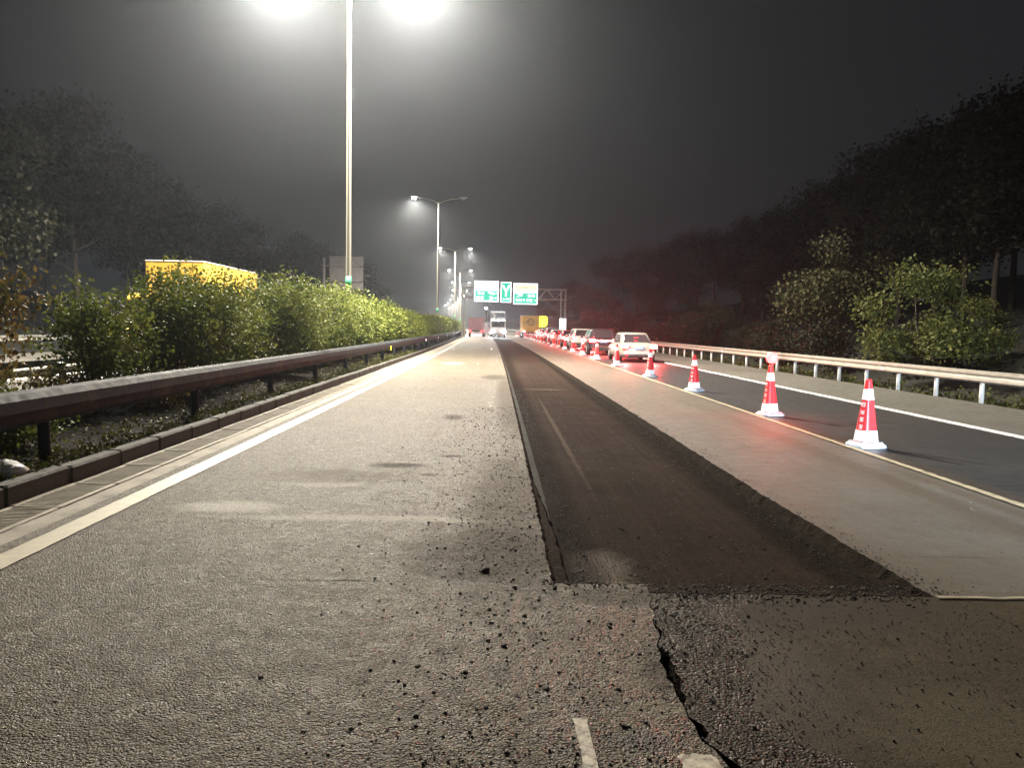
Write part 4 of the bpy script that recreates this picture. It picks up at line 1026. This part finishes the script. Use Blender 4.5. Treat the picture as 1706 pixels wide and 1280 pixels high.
# ------------------------------------------------------------------ loose stones and litter
def stone_shape(rng):
    t = (1 + 5 ** .5) / 2
    vs = [Vector(p).normalized() for p in ((-1, t, 0), (1, t, 0), (-1, -t, 0), (1, -t, 0), (0, -1, t), (0, 1, t), (0, -1, -t), (0, 1, -t), (t, 0, -1), (t, 0, 1), (-t, 0, -1), (-t, 0, 1))]
    fs = [(0, 11, 5), (0, 5, 1), (0, 1, 7), (0, 7, 10), (0, 10, 11), (1, 5, 9), (5, 11, 4), (11, 10, 2), (10, 7, 6), (7, 1, 8), (3, 9, 4), (3, 4, 2), (3, 2, 6), (3, 6, 8), (3, 8, 9), (4, 9, 5), (2, 4, 11), (6, 2, 10), (8, 6, 7), (9, 8, 1)]
    return [v * rng.uniform(.65, 1.15) for v in vs], fs
rng = random.Random(91); SH = [stone_shape(rng) for _ in range(12)]
def stone(mb, x, y, z, r):
    vs, fs = SH[rng.randrange(12)]; Mx = Matrix.Rotation(rng.uniform(0, 6.28), 3, 'Z'); k = rng.uniform(.5, .9)
    mb.add([Vector((0, 0, 0)) + (Mx @ Vector((v.x * r, v.y * r, v.z * r * k))) + Vector((x, y, z + r * .3)) for v in vs], fs)
A, B = MB(), MB()
for _ in range(5200):                       # crumbs left of the cut, thinning out
    y = 2.4 + 13 * rng.random() ** 1.6; x = TL(y) - abs(rng.gauss(0, .55)) if y > Y0 else rng.gauss(.25, .55)
    if x < -3 or x > crackL(min(y, Y0)) and y < Y0: continue
    stone(A if rng.random() < .75 else B, x + cv(y), y, 0, min(.020, rng.lognormvariate(math.log(.0047), .45)))
for _ in range(4200):                       # on the cut floor and its toes
    y = 4.75 + 16 * rng.random() ** 1.6; u = rng.random()
    x = (TL(y) + .16 + abs(rng.gauss(0, .10))) if u < .3 else ((TR(y) - .10 - abs(rng.gauss(0, .12))) if u < .6 else rng.uniform(.6, 2.5))
    stone(A if rng.random() < .6 else B, x + cv(y), y, floor_z(x, y), min(.014, rng.lognormvariate(math.log(.0045), .45)))
for _ in range(1300):                       # right lip and strip
    y = 4.6 + 16 * rng.random() ** 1.5; x = TR(y) + abs(rng.gauss(0, .10)) if rng.random() < .75 else rng.uniform(2.7, 4.8)
    stone(A if rng.random() < .7 else B, x + cv(y), y, 0, min(.013, rng.lognormvariate(math.log(.0045), .4)))
for _ in range(2600):                       # spill at the start of the cut, along the crack
    y = rng.gauss(4.2, .55) if rng.random() < .6 else rng.uniform(2.4, 4.2)
    x = rng.uniform(.95, 2.9) if rng.random() < .45 else crackR(min(y, Y0R)) + abs(rng.gauss(0, .30))
    z = .004 if y < Y0R else floor_z(x, y)
    if x > 2.55 and y > Y0R: continue
    stone(A if rng.random() < .96 else B, x, y, z, min(.011, rng.lognormvariate(math.log(.004), .35)))
for _ in range(1500):                       # dirt heaped along the cross edge where the cut begins
    x = rng.uniform(.3, 2.6); y = (Y0 if x < 1.0 else Y0R) + rng.gauss(.05, .10)
    z = floor_z(x, y) if y > Y0 + .03 else .002
    stone(A if rng.random() < .8 else B, x, y, z, min(.016, rng.lognormvariate(math.log(.0055), .4)))
tag(A.build('loose_asphalt_crumbs', M['stone']), 'dark asphalt crumbs strewn along the edges of the milled cut', 'rubble', kind='stuff')
tag(B.build('loose_stone_chips', M['stone_pale']), 'paler stone chips strewn along the milled cut', 'rubble', kind='stuff')
mb = MB(); stone(mb, 0, 0, 0, .036); o = mb.build('asphalt_lump', M['stone']); o.location = (-.06, 4.93, .0); tag(o, 'single dark asphalt lump on the coarse road left of the cut', 'lump')
# white bag on the kerb
mb = MB(); fr = []
rg = random.Random(4)
for k, (r_, z) in enumerate(((.05, 0), (.13, .02), (.15, .07), (.10, .12), (.03, .15))):
    fr.append([((r_ + rg.uniform(-.02, .02)) * math.cos(a) * 1.2, (r_ + rg.uniform(-.02, .02)) * math.sin(a), z + rg.uniform(-.012, .012)) for a in [2 * math.pi * i / 14 for i in range(14)]])
o = mb.rings(fr).build('plastic_bag', M['bag'], None, True); o.location = (-4.48, 7.05, .15); tag(o, 'crumpled white plastic bag on the soil beside the kerb', 'bag')

# ------------------------------------------------------------------ haze
mb = MB(); mb.box((0, 330, 12.4), (300, 780, 27.6)); hz = mb.build('haze', None)
m = bpy.data.materials.new('night_haze'); m.use_nodes = True; nt = m.node_tree
nt.nodes.remove(nt.nodes['Principled BSDF'])
v = nt.nodes.new('ShaderNodeVolumePrincipled'); v.inputs['Color'].default_value = (.80, .87, .97, 1); v.inputs['Density'].default_value = HAZE; v.inputs['Anisotropy'].default_value = .84
nt.links.new(v.outputs[0], nt.nodes['Material Output'].inputs['Volume'])
hz.data.materials.clear(); hz.data.materials.append(m); tag(hz, 'thin night haze glowing around the street lamps', 'haze', kind='stuff')

# trees that would share a label are told apart by their distance
_by = {}
for o in [q for q in sc.objects if q.name.startswith(('tree', 'bush')) and q.get('label')]: _by.setdefault(o['label'], []).append(o)
for lab, os_ in _by.items():
    if len(os_) > 1:
        for q, o in zip(('nearest', 'second nearest', 'third nearest', 'fourth nearest', 'fifth nearest', 'sixth nearest', 'seventh nearest', 'eighth nearest', 'ninth nearest', 'tenth nearest'), sorted(os_, key=lambda t: t.location.y)):
            o['label'] = q + ' ' + lab
